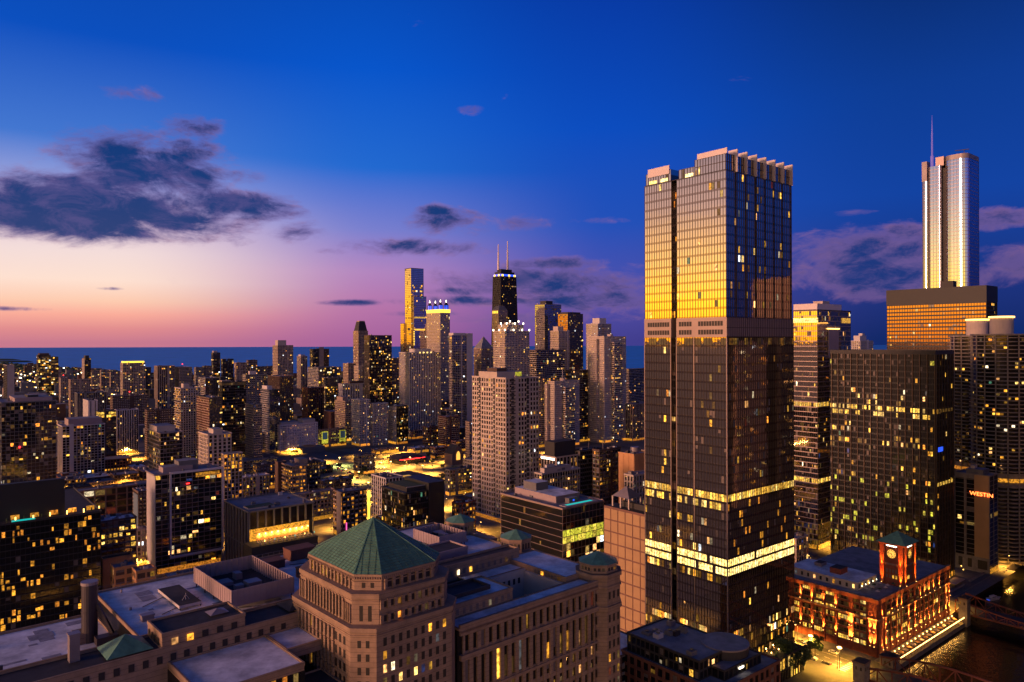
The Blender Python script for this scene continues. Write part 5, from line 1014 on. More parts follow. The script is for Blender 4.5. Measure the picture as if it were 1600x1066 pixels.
B('tan_edge_tower', 'tan tower with a bright western edge near the lake shore', 107, 110, 141, 592, 1450, v(RES, wall='tan', lit=.16)).done()
B('small_beige_tower', 'small beige tower at the edge of the wooded park', 92, 95, 106, 589, 1900, v(RES, wall='beige', lit=.08)).done()
B('twin_crown_tower', 'dark twin-crowned tower full of lit windows against the lake', 57, 60, 79, 553, 2200, v(GL, bay=4, lit=.3), pent=[(.1, .1, .9, .9, 6, 'brown')], cap=60).done()
B('blue_lit_tower', 'tower with a blue-lit upper floor beside the twin-crowned tower', 78, 80, 91, 556, 2210, v(GL, bay=4, lit=.28), cap=60).done()
B('pale_slab', 'pale windowless slab at the western edge of the shore towers', 2, 11, 22, 569, 1600, ST(bay=8, fl=60, pier=.4, span=.4, wall='cream', glass='cream', lit=0, blind=0), stw=v(OFF, wall='dark', lit=.2)).done()
B('two_tone_tower', 'slim two-tone tower standing alone against the lake', 126, 132, 142, 558, 2600, v(GL, bay=5, lit=.08), stw=v(RES, wall='cream', lit=0), pent=[(.2, .2, .8, .8, 10, 'dark')], cap=50).done()
for i, (x0, x1, yt, lb) in enumerate(((142, 155, 578, 'first dim shore apartment tower east of the two-tone tower'), (156, 170, 577, 'middle dim shore apartment tower with warm windows'), (171, 189, 580, 'third dim shore apartment tower beside the lamp-crowned tower'))): B('shore_tower', lb, x0, x0 + 2, x1, yt, 2300 + 40 * i, v(RES, wall='tan', lit=.22), cap=60).done()
b = B('lamp_crown_tower', 'beige gridded tower with a glowing yellow crown strip before the lake', 188, 192, 227, 566, 1800, v(RES, wall='beige', lit=.2), cap=60); m = MB(); m.box(2, 2, b.z, b.w - 2, b.dp - 2, b.z + 5, 'glow_yellow', 'roof_dark'); m.build('crown_light', b.root); b.done()
B('dark_annex', 'dark annex beside the lamp-crowned tower', 224, 226, 236, 573, 1900, v(OFF, wall='dark', lit=.12)).done()
B('pier_tower', 'grey tower with vertical piers east of the lamp-crowned tower', 241, 246, 273, 571, 1600, v(VER, wall='beige', bay=4, lit=.12), cap=60).done()
B('blank_end_tower', 'grey tower with a blank pale end beside the vertical-pier tower', 270, 280, 300, 573, 1620, v(RES, wall='grey', lit=.12), stw=ST(bay=8, fl=60, pier=.4, span=.4, wall='cream', glass='cream', lit=0, blind=0), cap=60).done()
B('lake_needle', 'dark needle tower against the lake beyond the mid-rises', 330, 333, 344, 550, 2600, v(GL, bay=4, lit=.1), pent=[(.1, .2, .6, .8, 7, 'cream')], cap=50).done()
B('lake_block', 'dark square tower beside the needle tower against the lake', 345, 348, 365, 560, 2600, v(GL, bay=4, lit=.16), cap=60).done()
for i, (x0, x1, yt, lb) in enumerate(((303, 318, 573, 'low stepped shore tower near the needle tower'), (316, 331, 571, 'dark shore tower touching the needle tower'), (366, 386, 566, 'terraced shore tower east of the dark square tower'), (385, 402, 562, 'taller shore tower with tan edge'), (400, 428, 572, 'broad low shore block left dark beside the tall beige slab'))): B('shore_tower', lb, x0, x0 + 3, x1, yt, 2350 + 30 * i, v(RES, wall=('grey', 'dark', 'tan', 'brown', 'brown')[i], lit=.14), cap=60).done()
B('lit_edge_tower', 'tower with bright balcony edges and dark smooth front', 310, 321, 342, 590, 1200, v(GL, bay=3, lit=.06, wall='grey'), stw=v(BAL, wall='cream', lit=.1)).done()
B('balcony_edge_tower', 'cream gridded tower with projecting lit balcony edge and red roof lamp', 273, 282, 313, 606, 950, v(RES, wall='cream', lit=.15), stw=v(BAL, wall='tan', lit=.4, lm='lit_orange'), pent=[(.2, .2, .5, .6, 6, 'cream')]).done()
B('rust_grid_tower', 'rust-coloured gridded tower in front of the bright-edged tower', 307, 327, 347, 621, 900, v(GL, bay=3, lit=.2), stw=v(RES, wall='brick', lit=.12)).done()
B('black_crown_tower', 'black glass tower with a lit crown strip', 341, 347, 384, 597, 1000, v(GL, bay=3, lit=.1, glass='glass_dark', rows=lambda T, j, nf: (.9, 'lit_dim') if j == nf - 1 else None)).done()
B('violet_tower', 'dim tower with pale roof frame beside the black crown-strip tower', 379, 384, 418, 585, 1150, v(RES, wall='grey', lit=.16), pent=[(.2, .2, .5, .6, 6, 'white')]).done()
B('brick_hall', 'broad dark brick block west of the cream gridded tower', 226, 230, 273, 640, 1000, v(RES, wall='brown', lit=.05)).done()
B('terraced_office', 'terraced dark office with pale slab edges and roof penthouse', 224, 250, 284, 676, 740, ST(bay=3, fl=3.9, pier=.12, span=.5, pd=.15, sd=1.2, wall='metal', glass='glass_dark', lit=.13), pent=[(.0, .3, .85, .95, 6, 'cream')], cap=45).done()
b = B('stepped_white_tower', 'stepped white residential tower with amber windows', 310, 325, 361, 679, 640, ST(bay=4, fl=3.3, pier=1.6, span=.8, pd=.4, sd=.25, wall='cream', glass='glass_dark', lit=.22, lm='lit_orange'), pent=[(.3, .2, .7, .7, 4.5, 'cream')], cap=35); b.vol(b.w * .55, -7, b.w + 7, -.3, 0, b.z - 17, ST(bay=3.2, fl=3.3, pier=.7, span=.5, pd=.4, sd=.3, wall='cream', glass='glass_dark', lit=.35, lm='lit_orange'), .8); b.done()
B('white_frame_office', 'low white-framed office with a bright stair bay', 360, 369, 418, 680, 1040, ST(bay=7, fl=4, pier=.6, span=.7, pd=.5, sd=.3, wall='white', glass='glass_dark', lit=.25, lm='lit_dim')).done()
B('tall_beige_slab', 'tall beige gridded slab rising above the lake horizon', 426, 434, 458, 539, 1900, v(RES, wall='beige', lit=.1), pent=[(.1, .3, .65, .8, 14, 'cream')], cap=60).done()
B('slender_shore_tower', 'slender pinkish tower alone before the lake', 464, 470, 480, 556, 2100, v(VER, wall='cream', bay=4, lit=.03), pent=[(.1, .2, .8, .8, 5, 'white')], cap=50).done()
b = B('black_shore_tower', 'black tower with a pale blank central strip before the lake', 484, 489, 514, 545, 2000, v(GL, bay=4, lit=.08, glass='glass_dark'), cap=60); m = MB(); m.box(b.w * .38, -1, 0, b.w * .66, -.2, b.z + 6, 'tan'); m.build('blank_wall', b.root); b.done()
B('blue_office', 'blue-glass office with lit corner windows below the black shore tower', 481, 498, 533, 574, 1500, v(GL, bay=3, glass='glass_blue', lit=.2), stw=v(BAL, wall='white', lit=.1), cap=60).done()
b = B('mansard_tower', 'stone tower with a tall dark mansard roof rising above the horizon', 552, 560, 575, 517, 1700, v(RES, wall='tan', lit=.08), cap=50); m = MB(); m.frus([(1, 1), (b.w - 1, 1), (b.w - 1, b.dp - 1), (1, b.dp - 1)], b.z + .2, [(b.w * .2, b.dp * .2), (b.w * .8, b.dp * .2), (b.w * .8, b.dp * .8), (b.w * .2, b.dp * .8)], b.z + 22, 'dark'); m.box(b.w * .22, b.dp * .22, b.z + 22, b.w * .78, b.dp * .78, b.z + 24.5, 'tan'); m.build('mansard_roof', b.root); b.done()
B('pink_edge_tower', 'dark balconied glass tower with a pink mirrored edge in front of the mansard tower', 569, 577, 612, 524, 1250, v(GL, bay=3.2, fl=3.2, wall='brown', span=.7, pier=.25, glass='glass_dark', lit=.24), stw=v(GL, bay=3, wall='mull_pale', lit=.03), cap=60).done()
b = B('rib_corner_tower', 'dark blue tower with white balcony ribs wrapping its corner', 408, 421, 437, 609, 1050, ST(bay=3, fl=3.1, pier=.15, span=.3, pd=.2, sd=.3, wall='dark', glass='glass_blue', lit=.06), stw=v(BAL, wall='white', lit=.02, sd=1.6), pent=[(.0, .3, .5, .9, 6, 'white')]); b.done()
B('brown_strip_tower', 'brown tower with a column of lit windows behind the rib-cornered tower', 417, 437, 458, 588, 1200, v(VER, wall='brown', bay=3.4, lit=.28)).done()
B('red_slab', 'dark red brick slab tower beside the lit-strip brown tower', 472, 480, 506, 606, 1300, v(VER, wall='brick', bay=3.4, lit=.1)).done()
B('spotted_tower', 'dark tower thick with yellow windows beside the dark red slab', 503, 508, 536, 590, 1380, v(GL, wall='grey', bay=3, lit=.3)).done()
B('tan_lake_tower', 'tan tower under the mansard tower', 536, 544, 556, 568, 1450, v(RES, wall='tan', lit=.1)).done()
B('pale_dome_tower', 'pale round-topped block in front of the pink-edged tower', 553, 560, 575, 572, 1350, v(RES, wall='cream', lit=.1)).done()
B('dim_slab', 'dim slab squeezed between the pink-edged tower and the wide pale-pier tower', 608, 612, 627, 560, 1500, v(RES, wall='brown', lit=.18)).done()
b = B('plain_grey_tower', 'plain grey-blue block with one column of lit windows', 383, 396, 409, 632, 950, v(RES, wall='grey', lit=.05)); b.done()
b = B('pilaster_brick', 'brick block with white pilasters behind the black screen wall', 108, 112, 214, 768, 600, ST(bay=8, fl=5.5, pier=1.0, span=1.2, pd=.6, sd=.2, wall='stone_dark', glass='glass_dark', smat='brick', lit=.12)); b.done()
B('loft_office', 'lit loft office with square panes and a pale flat roof', 150, 157, 212, 815, 470, v(OFF, wall='brown', bay=3.2, fl=3.8, lit=.42, lm='lit_office'), roof='roof_pale', units=6, indiv=50).done()
b = B('station_shop', 'long low shop with black roof and a small glowing white and blue sign', 157, 160, 206, 874, 455, ST(bay=30, fl=12, pier=.3, span=.3, wall='orange_wall', glass='orange_wall', lit=0, blind=0), roof='roof_dark', units=0); m = MB(); m.box(b.w * .45, -.5, 3.5, b.w * .72, -.35, 5.2, 'glow_blue'); m.box(b.w * .47, -.62, 4.0, b.w * .7, -.5, 4.7, 'glow_white'); m.build('shop_sign', b.root); b.done()
for i, (x0, x1, yt, d, lb) in enumerate(((172, 212, 888, 420, 'tan flat-roofed shed next to the long low shop'), (206, 242, 893, 415, 'brown flat-roofed shed at the foot of the black balcony slab'))): B('shed', lb, x0, x0 + 6, x1, yt, d, ST(bay=5, fl=5, pier=1, span=2, wall='orange_wall', glass='brown', lit=.2), units=2).done()
B('small_stone_shop', 'three-storey stone shop by the lit street west of the balcony slab', 209, 213, 228, 828, 520, v(RES, wall='cream', bay=3, fl=4, lit=.2)).done()
b = B('mural_block', 'block with a bright blue mural billboard on its edge', 207, 216, 230, 768, 560, v(RES, wall='brown', lit=.06)); m = MB(); m.box(-.6, 1, 14, -.3, b.dp * .8, b.z - 2, 'glow_poster'); m.build('mural', b.root); b.done()
for i, q in enumerate(((444, 448, 522, 775, 640, 'tan', 'flat-roofed tan block with parapet shadows behind the finned hotel'), (356, 362, 420, 748, 720, 'cream', 'long low beige shed behind the stepped white tower'), (395, 401, 440, 727, 790, 'brown', 'low dark garage with an orange mouth'), (340, 345, 352, 790, 600, 'grey', 'small grey block by the black balcony slab'), (496, 503, 549, 752, 690, 'brown', 'low dark block with a blue roof lantern beside the bright plaza'), (580, 602, 628, 748, 640, 'white', 'white low block with strip windows beside the dark glass office'), (580, 586, 622, 703, 1040, 'orange_wall', 'old yellow-lit hotel with rows of small windows'), (636, 648, 670, 701, 1050, 'tan', 'tan corner block north of the plaza'), (552, 560, 585, 712, 880, 'tan', 'small tan block west of the yellow-lit hotel'), (697, 702, 745, 735, 760, 'grey', 'low grey building with a planted roof by the broad peach tower'), (706, 716, 742, 788, 590, 'red_brick', 'low orange brick block at the foot of the broad peach tower'), (470, 482, 500, 722, 720, 'dark', 'dark slab beside the lamp-lit balcony block'), (376, 380, 432, 720, 830, 'grey', 'garage with a bright green-lit roof deck'), (660, 668, 684, 668, 1130, 'brick', 'red brick block west of the white-banded brick'), (636, 642, 662, 674, 1200, 'tan', 'low cream block below the wide pale-pier tower'), (705, 712, 732, 690, 1060, 'brick', 'small brick block with an amber-lit front'), (672, 680, 700, 700, 1000, 'brick', 'dark low brick building by the pointed church'))):
    B('low_block', q[6], q[0], q[1], q[2], q[3], q[4], v(OFF, wall=q[5], bay=3.4, fl=3.8, lit=.25, span=1.6, pier=1.0, lm='lit_orange' if i in (2, 6, 10, 15) else 'lit'), roof=('roof_grey', 'roof_pale', 'roof_dark')[i % 3], units=4).done()
# pavilion with a flat dark roof and skylight on the bright plaza
C, w, dp, z = place(590, 642, 692, 757, 765); b = Bld('roof_pavilion', 'flat dark-roofed glass pavilion glowing yellow on the bright plaza', C, d=765); zz = 10
b.vol(4, 4, w - 4, dp - 4, 0, zz - 1, v(GL, bay=4, fl=9, lit=1, lm='lit_office'), 0); m = MB(); m.box(-2, -2, zz, w + 2, dp + 2, zz + 1.4, 'roof_dark'); m.build('canopy', b.root); m = MB(); m.box(w * .38, dp * .35, zz + 1.4, w * .62, dp * .65, zz + 2.2, 'lit_office'); m.build('skylight', b.root); b.done()
C, w, dp, z = place(602, 624, 668, 722, 950); b = Bld('drive_in', 'low restaurant with a sweeping roof and red trim lights behind the pavilion', C, d=950); b.vol(2, 2, w - 2, dp - 2, 0, 6, v(GL, bay=4, fl=6, lit=.8, lm='lit_office'), 0); m = MB(); m.frus([(0, 0), (w, 0), (w, dp), (0, dp)], 6.1, [(w * .2, dp * .2), (w * .8, dp * .2), (w * .8, dp * .8), (w * .2, dp * .8)], 10, 'brown'); m.box(-.3, -.3, 6.2, w * .9, -.05, 6.9, 'glow_red'); m.build('swept_roof', b.root); b.done()
# church with a gable and rose window
C, w, dp, z = place(694, 706, 724, 700, 950); b = Bld('church', 'dark gabled church with an amber arched window', C, cat='church', d=950)
m = MB(); m.box(0, 0, 0, w, dp, 14, 'stone_dark'); m.build('wall', b.root); m = MB(); m.poly([(-.5, -.5, 14), (w + .5, -.5, 14), (w / 2, -.5, 25)], 'stone_dark'); m.poly([(-.5, -.5, 14), (w / 2, -.5, 25), (w / 2, dp, 25), (-.5, dp, 14)], 'roof_dark'); m.poly([(w + .5, -.5, 14), (w + .5, dp, 14), (w / 2, dp, 25), (w / 2, -.5, 25)], 'roof_dark'); m.build('gable_roof', b.root)
m = MB(); m.poly([(w / 2 + x, -.6, zq) for x, zq in ((-3, 6), (3, 6), (3, 13), (1.8, 16), (0, 17.5), (-1.8, 16), (-3, 13))], 'glow_clock'); m.build('arched_window', b.root)
# low red-brown building in front of the golden tower
C = P(1122, 263); e_, n_ = en(C); FOOT.append((e_, e_ + 52, n_, n_ + 50)); b = Bld('river_block', 'dark red-brown block with grey rooftop levels in front of the golden tower', C, d=270); b.indiv = 60
b.vol(0, 0, 40, 46, 0, 34, ST(bay=3.6, fl=4.2, pier=1.2, span=1.3, pd=.4, sd=.25, wall='brick', glass='glass_dark', lit=.05), .9, 'roof_grey')
b.vol(2, 10, 26, 45, 34.1, 41, ST(bay=2.4, fl=3.4, pier=.4, span=.8, pd=.3, sd=.2, wall='dark', glass='glass_dark', lit=.28), .7, 'roof_grey'); b.vol(9, 4, 33, 20, 34.1, 37.6, ST(bay=2.6, fl=3.4, pier=.3, span=.5, pd=.2, sd=.15, wall='dark', glass='glass_dark', lit=.35), .5, 'roof_grey')
m = MB(); m.cyl(24, 14, 9, 38, 41.6, 'dark', 24, 'roof_grey'); m.cyl(24, 14, 9.3, 41.2, 41.8, 'metal', 24, 'roof_grey'); m.build('rounded_level', b.root); m = MB(); m.box(18, 3.6, 36, 21, 3.75, 36.7, 'glow_white'); m.build('lit_strip', b.root)
b.units(2, 12, 25, 44, 41, 9); b.units(0, 24, 40, 46, 34, 5); b.done()
C = P(985, 300); b = Bld('white_roof_annex', 'low annex with a stained white roof beside the dark red-brown block', C, d=300); b.vol(-14, 0, 12, 26, 0, 33, v(OFF, wall='brown', lit=.04), .6, 'roof_pale'); b.units(-14, 0, 12, 26, 33, 4); b.done()
# ================================================================== bridges, quay terrace, plaza, boat
def v3(e, n, z): p = xy(e, n); return (p.x, p.y, z)
def bridge(label, e0, e1, n0, n1, hfun, npan):
    root = empty('truss_bridge', v3((e0 + e1) / 2, n0, 0)); tag(root, label, 'bridge'); inv = root.location
    def L(e, n, z): q = v3(e, n, z); return (q[0] - inv.x, q[1] - inv.y, q[2])
    m = MB(); q = [L(e0, n0, 0), L(e1, n0, 0), L(e1, n1, 0), L(e0, n1, 0)]; m.prism([(p[0], p[1]) for p in q], .2, 1.1, 'concrete', 'asphalt'); m.build('deck', root)
    for e in (e0, e1):
        t = MB(); prev = None
        for k in range(npan + 1):
            f = k / npan; n = n0 + (n1 - n0) * f; h = hfun(f); bot, top = L(e, n, .6), L(e, n, .6 + h)
            t.bar(bot, top, .45, 'steel_red')
            if prev:
                t.bar(prev[1], top, .75, 'steel_red'); t.bar(prev[0], bot, .8, 'steel_red'); t.bar(prev[0] if k % 2 else prev[1], top if k % 2 else bot, .4, 'steel_red')
            prev = (bot, top)
        t.build('truss', root)
        t = MB(); s = 1.6 if e == e0 else -1.6
        for k in range(24): a = L(e + s, n0 + (n1 - n0) * k / 24, 1.1); c = L(e + s, n0 + (n1 - n0) * (k + 1) / 24, 2.2); t.bar(a, (a[0], a[1], 2.2), .1, 'steel_red'); t.bar((a[0], a[1], 2.2), c, .1, 'steel_red')
        t.build('railing', root)
    return root, L
r1, L1 = bridge('arched red-brown truss bridge meeting the street below the clock tower building', 348.5, 367.5, 163, 84, lambda f: 3.2 + 6.0 * math.sin(min(1, f * 1.6 + .12) * math.pi * .62), 12)
r2, L2 = bridge('long truss bridge crossing the river east of the clock tower building', 475, 491, 168, 84, lambda f: 7.0 - 4.2 * math.sin(f * math.pi), 16)
for e_, n_, w_, h_, lb in ((343.2, 160, 6, 9.5, 'stone bridge house with hipped top at the arched bridge'), (368.6, 158, 7, 5.5, 'low stone bridge house on the river corner of the clock tower building'), (469.6, 160, 5, 11, 'tall stone bridge house at the long truss bridge')):
    root = empty('bridge_house', v3(e_, n_, 0), ROT); tag(root, lb, 'bridge house')
    m = MB(); m.box(0, 0, -6, w_, w_ * .9, h_, 'concrete'); m.box(-.3, -.3, h_ - .8, w_ + .3, w_ * .9 + .3, h_, 'stone_dark'); m.build('wall', root); m = MB(); m.cone([(-.3, -.3), (w_ + .3, -.3), (w_ + .3, w_ * .9 + .3), (-.3, w_ * .9 + .3)], h_ + .02, (w_ / 2, w_ * .45, h_ + 1.6), 'roof_dark'); m.build('roof', root)
    for k in range(2): pane(root, 'W', .9, 1.6, (-.04, 1.5 + k * 2.2, h_ - 3), 'lit_dim' if k else 'louvre'); pane(root, 'S', .9, 1.6, (1.5 + k * 2.2, -.04, h_ - 3), 'louvre')
# riverside dining terrace below the clock tower building
tr = empty('river_terrace', v3(377, 161, 0), ROT); tag(tr, 'lamp-strung dining terrace on the quay below the clock tower building', 'terrace')
m = MB(); m.box(0, 0, -5.5, 92, 6.9, -2.6, 'concrete', 'pave'); m.box(0, 6.92, -5, 92, 7.4, .3, 'concrete'); m.build('deck', tr)
for k in range(24):
    m = MB(); x = 2 + k * 3.9; m.cyl(x, .5, .07, -2.6, .3, 'dark_metal', 6); m.bar((x, .5, .25), (x + 3.9, .5, .05), .05, 'dark_metal'); m.build('lamp_string_post', tr)
    for j in range(4): m = MB(); m.cyl(x + j, .5, .17, .0 - .12 * (j % 2), .32 - .12 * (j % 2), 'glow_spot', 6); m.build('string_bulb', tr)
for k in range(18):
    m = MB(); x = 3 + k * 5; m.cyl(x, 4.2, .05, -2.6, -.3, 'dark_metal', 6); m.cyl(x, 4.2, 1.5, -.6, .1, ('cream', 'orange_wall')[k % 2], 8, None, .1); m.build('parasol', tr)
    m = MB(); m.box(x - .9, 3.8, -1.95, x + .9, 4.6, -1.85, 'brown'); m.box(x - .1, 4.1, -2.6, x + .1, 4.3, -1.95, 'dark_metal'); m.build('table', tr)
    m = MB(); m.cyl(x + 2.4, 6.2, .26, -.4, .1, 'glow_spot', 6); m.cyl(x + 2.4, 6.2, .06, -2.6, -.4, 'dark_metal', 6); m.build('terrace_lamp', tr)
for k in range(4): m = MB(); m.cyl(2 + k * 2.5, 2.2, .9, -2.6, -1.4, 'foliage', 8, None, .3); m.build('planter', tr)
def point(name, loc, power, col=(1, .48, .09), r=.3, parent=None):
    l = bpy.data.lights.new(name, 'POINT'); l.energy = power; l.color = col; l.shadow_soft_size = r; o = bpy.data.objects.new(name, l); sc.collection.objects.link(o); o.parent = parent; o.location = loc; return o
for k in range(12): point('terrace_light', (4 + k * 7.6, 3.5, 1.0), 420, parent=tr)
# riverside plaza beyond the bridge
pz = empty('river_plaza', v3(500, 179, 0), ROT); tag(pz, 'sunken riverside plaza with rows of small lamps and awnings past the long bridge', 'plaza')
m = MB(); m.box(0, 0, 0.2, 100, 60, .5, 'pave'); m.box(4, 3, .5, 30, 4, 1.6, 'concrete'); m.box(40, 3, .5, 90, 4, 1.6, 'concrete'); m.build('terrace', pz)
for i, (x, y) in enumerate(((20, 22), (52, 26))):
    m = MB(); m.box(x, y, .5, x + 16, y + 5, 1.0, 'concrete', 'grass'); m.build('planter', pz)
    for k in range(6): m = MB(); m.box(x + 1 + k * 2.4, y + 2, 1.0, x + 2.4 + k * 2.4, y + 2.4, 1.5, 'glow_white'); m.build('strip_lamp', pz)
for k, (x, y, s) in enumerate(((3, 8, 14), (18, 4, 16), (6, 24, 12))): m = MB(); m.box(x, y, 3.2, x + s, y + 6, 3.6, ('plant_pink', 'plant_pink', 'dark')[k]); [m.box(x + a, y + c, .5, x + a + .2, y + c + .2, 3.2, 'dark_metal') for a in (0, s - .3) for c in (0, 5.7)]; m.build('awning', pz)
for k in range(8): m = MB(); x, y = 6 + k * 8, 12 + (k % 3) * 4; m.cyl(x, y, .3, 3.6, 4.1, 'glow_warm', 6); m.cyl(x, y, .07, .5, 3.6, 'dark_metal', 6); m.build('lamp', pz)
for x, y in ((12, 14), (30, 12), (50, 18), (70, 16)): point('plaza_light', (x, y, 5), 700, parent=pz)
bt = empty('motor_boat', (305, 467, -5), R(20)); tag(bt, 'small white motor boat moored by the riverside plaza', 'boat')
m = MB(); m.frus([(-4.5, -1.2), (3, -1.4), (5.5, 0), (3, 1.4), (-4.5, 1.2)], -.1, [(-4.8, -1.6), (3.4, -1.8), (6.5, 0), (3.4, 1.8), (-4.8, 1.6)], 1.2, 'fin_white', 'cream'); m.build('hull', bt); m = MB(); m.box(-2.5, -1.1, 1.2, 1.5, 1.1, 2.6, 'fin_white', 'fin_white'); m.box(-2.3, -1.13, 1.7, 1.2, 1.13, 2.2, 'glass_dark'); m.build('cabin', bt); m = MB(); m.box(-4.9, -1, .2, -4.8, 1, .5, 'glow_blue'); m.build('stern_light', bt)

def down_spot(parent, z, power, c):
    l = bpy.data.lights.new('lamp_light', 'SPOT'); l.energy = power; l.color = c; l.spot_size = R(155); l.spot_blend = .5; l.shadow_soft_size = .5
    o = bpy.data.objects.new('lamp_light', l); sc.collection.objects.link(o); o.parent = parent; o.location = (0, 0, z)
# ================================================================== street lamps
def lamp_proto():
    r = empty('street_lamp'); m = MB(); m.cyl(0, 0, .14, 0, 9, 'dark_metal', 7, None, .08); m.cyl(0, 0, .3, 0, .8, 'dark_metal', 8, None, .18); m.build('post', r)
    m = MB(); m.bar((0, 0, 8.9), (2.2, 0, 9.3), .12, 'dark_metal'); m.build('arm', r); m = MB(); m.box(1.7, -.25, 9.1, 2.9, .25, 9.4, 'dark_metal'); lh = m.build('lamp_head', r); m = MB(); m.cyl(2.3, 0, .34, 8.85, 9.12, 'glow_spot', 8); m.build('lamp_bulb', lh)
    l = bpy.data.lights.new('lamp_light', 'SPOT'); l.energy = 60000; l.color = (1, .45, .055); l.shadow_soft_size = .35; l.spot_size = R(148); l.spot_blend = .35; o = bpy.data.objects.new('lamp_light', l); sc.collection.objects.link(o); o.parent = r; o.location = (2.3, 0, 8.4); return r
lp = lamp_proto(); spots = []
far_light = [c for c in lp.children if c.type == 'LIGHT'][0].data.copy(); far_light.energy = 150000
for e in EST:
    for k in range(0, 60):
        n = 176 + k * 30; spots.append((e + (8.3 if k % 2 else -8.3), n, math.pi if k % 2 else 0))
for n in NST:
    for k in range(0, 90):
        e = -800 + k * 30; spots.append((e, n + (7.6 if k % 2 else -7.6), -R(90) if k % 2 else R(90)))
def blocked(e, n, mg=1.0): return any(f[0] - mg < e < f[1] + mg and f[2] - mg < n < f[3] + mg for f in FOOT)
okl = []
for e, n, a in spots:
    p = xy(e, n)
    if 340 < p.y < 1300 and abs(p.x) < .71 * p.y and not blocked(e, n, .5): okl.append((p.y, e, n, a))
okl.sort(); okl = [q for k, q in enumerate(okl) if q[0] < 800 or k % 2][:290]
for k in range(0): okl.append((0, -60 + k * 30, 66 - (k % 2) * 3, R(90)))      # the lit drive along the south bank
for i, (d_, e, n, a) in enumerate(okl):
    o = lp if i == 0 else copy_tree(lp); p = xy(e, n); o.location = (p.x, p.y, .15); o.rotation_euler = (0, 0, ROT + a)
    if d_ > 650:
        for ch in o.children:
            if ch.type == 'LIGHT': ch.data = far_light
    tag(o, 'tall street lamp with curved arm and amber head beside the road', 'street lamp', 'amber street lamps')
for k in range(9):                                 # unseen globe lamps on the south bank, added as warm fill for south faces
    p = xy(-60 + k * 45, 66); r_ = empty('fill_globe_lamp', (p.x, p.y, 0)); m = MB(); m.cyl(0, 0, .15, 0, 6.5, 'dark_metal', 8, None, .09); m.build('post', r_); m = MB(); m.cyl(0, 0, .3, 6.5, 7.2, 'glow_spot', 10, None, .2); m.build('globe', r_)
    l = bpy.data.lights.new('lamp_light', 'POINT'); l.energy = 9000; l.color = (1, .47, .12); l.shadow_soft_size = .4; o = bpy.data.objects.new('lamp_light', l); sc.collection.objects.link(o); o.parent = r_; o.location = (0, 0, 7.8); tag(r_, 'unseen globe lamp added across the river as warm fill', 'street lamp', 'added fill lamps across the river')
# bright plaza lamps
for px_, py_, pw, c in ((560, 735, 9000, (1, .62, .1)), (585, 728, 9000, (1, .6, .1)), (530, 728, 9000, (.8, .85, .2)), (610, 735, 8000, (1, .6, .1)), (660, 742, 8000, (1, .55, .1)), (560, 752, 9000, (1, .62, .10)), (600, 745, 9000, (1, .6, .1)), (540, 748, 7000, (.9, .8, .15)), (640, 728, 8000, (1, .55, .1)), (575, 770, 6000, (1, .62, .1)), (620, 712, 6000, (1, .5, .08)), (890, 757, 9000, (1, .5, .05)), (960, 758, 7000, (1, .5, .05)), (905, 762, 6000, (1, .5, .05)), (195, 880, 6000, (1, .62, .06)), (170, 905, 5000, (1, .62, .06)), (225, 868, 4000, (1, .62, .06)), (1330, 1012, 5000, (1, .52, .05)), (1290, 1000, 5000, (1, .52, .05)), (1265, 1030, 5000, (1, .52, .05)), (1310, 1050, 4500, (1, .5, .05)), (1262, 830, 7000, (1, .6, .08)), (520, 690, 8000, (.9, .85, .1)), (690, 690, 5000, (1, .3, .08)), (1010, 790, 3500, (1, .4, .05))):
    d_ = dground(py_); p = P(px_, d_); r_ = empty('plaza_lamp', (p.x, p.y, 0)); m = MB(); m.cyl(0, 0, .18, 0, 11, 'dark_metal', 7); m.build('post', r_); m = MB(); m.box(-.8, -.8, 11, .8, .8, 11.5, 'glow_spot'); m.build('lamp_head', r_); down_spot(r_, 10.4, pw * 14.0, c); tag(r_, 'mast lamp with square head flooding a bright lot', 'street lamp', 'mast lamps on bright lots')
# ================================================================== towers across the river, out of the frame to the right
sb, sw_ = MB(), MB(); rn = random.Random(77)
for k in range(22):
    e0 = 300 + (k % 11) * 78; n0 = -20 - (k // 11) * 110; w_, k_, h_ = rn.uniform(45, 62), rn.uniform(45, 70), rn.uniform(110, 250); a = xy(e0, n0 - k_)
    q = [a, a + E * w_, a + E * w_ + N * k_, a + N * k_]; sb.prism([(p.x, p.y) for p in q], 0, h_, rn.choice(('dark', 'brown', 'grey', 'tan')), 'roof_dark')
    for z_ in range(4, int(h_) - 4, 4):
        for x_ in range(1, int(w_) - 3, 3):
            if rn.random() < .10: p0 = a + E * x_ + N * (k_ + .1); p1 = p0 + E * 2.2; sw_.poly([(p1.x, p1.y, z_), (p0.x, p0.y, z_), (p0.x, p0.y, z_ + 2.2), (p1.x, p1.y, z_ + 2.2)], 'lit')
tag(sb.build('south_bank_skyline'), 'mass of dark towers across the river', 'towers', kind='stuff'); tag(sw_.build('south_bank_window_glow'), 'lit windows of the dark towers across the river', 'windows', kind='stuff')
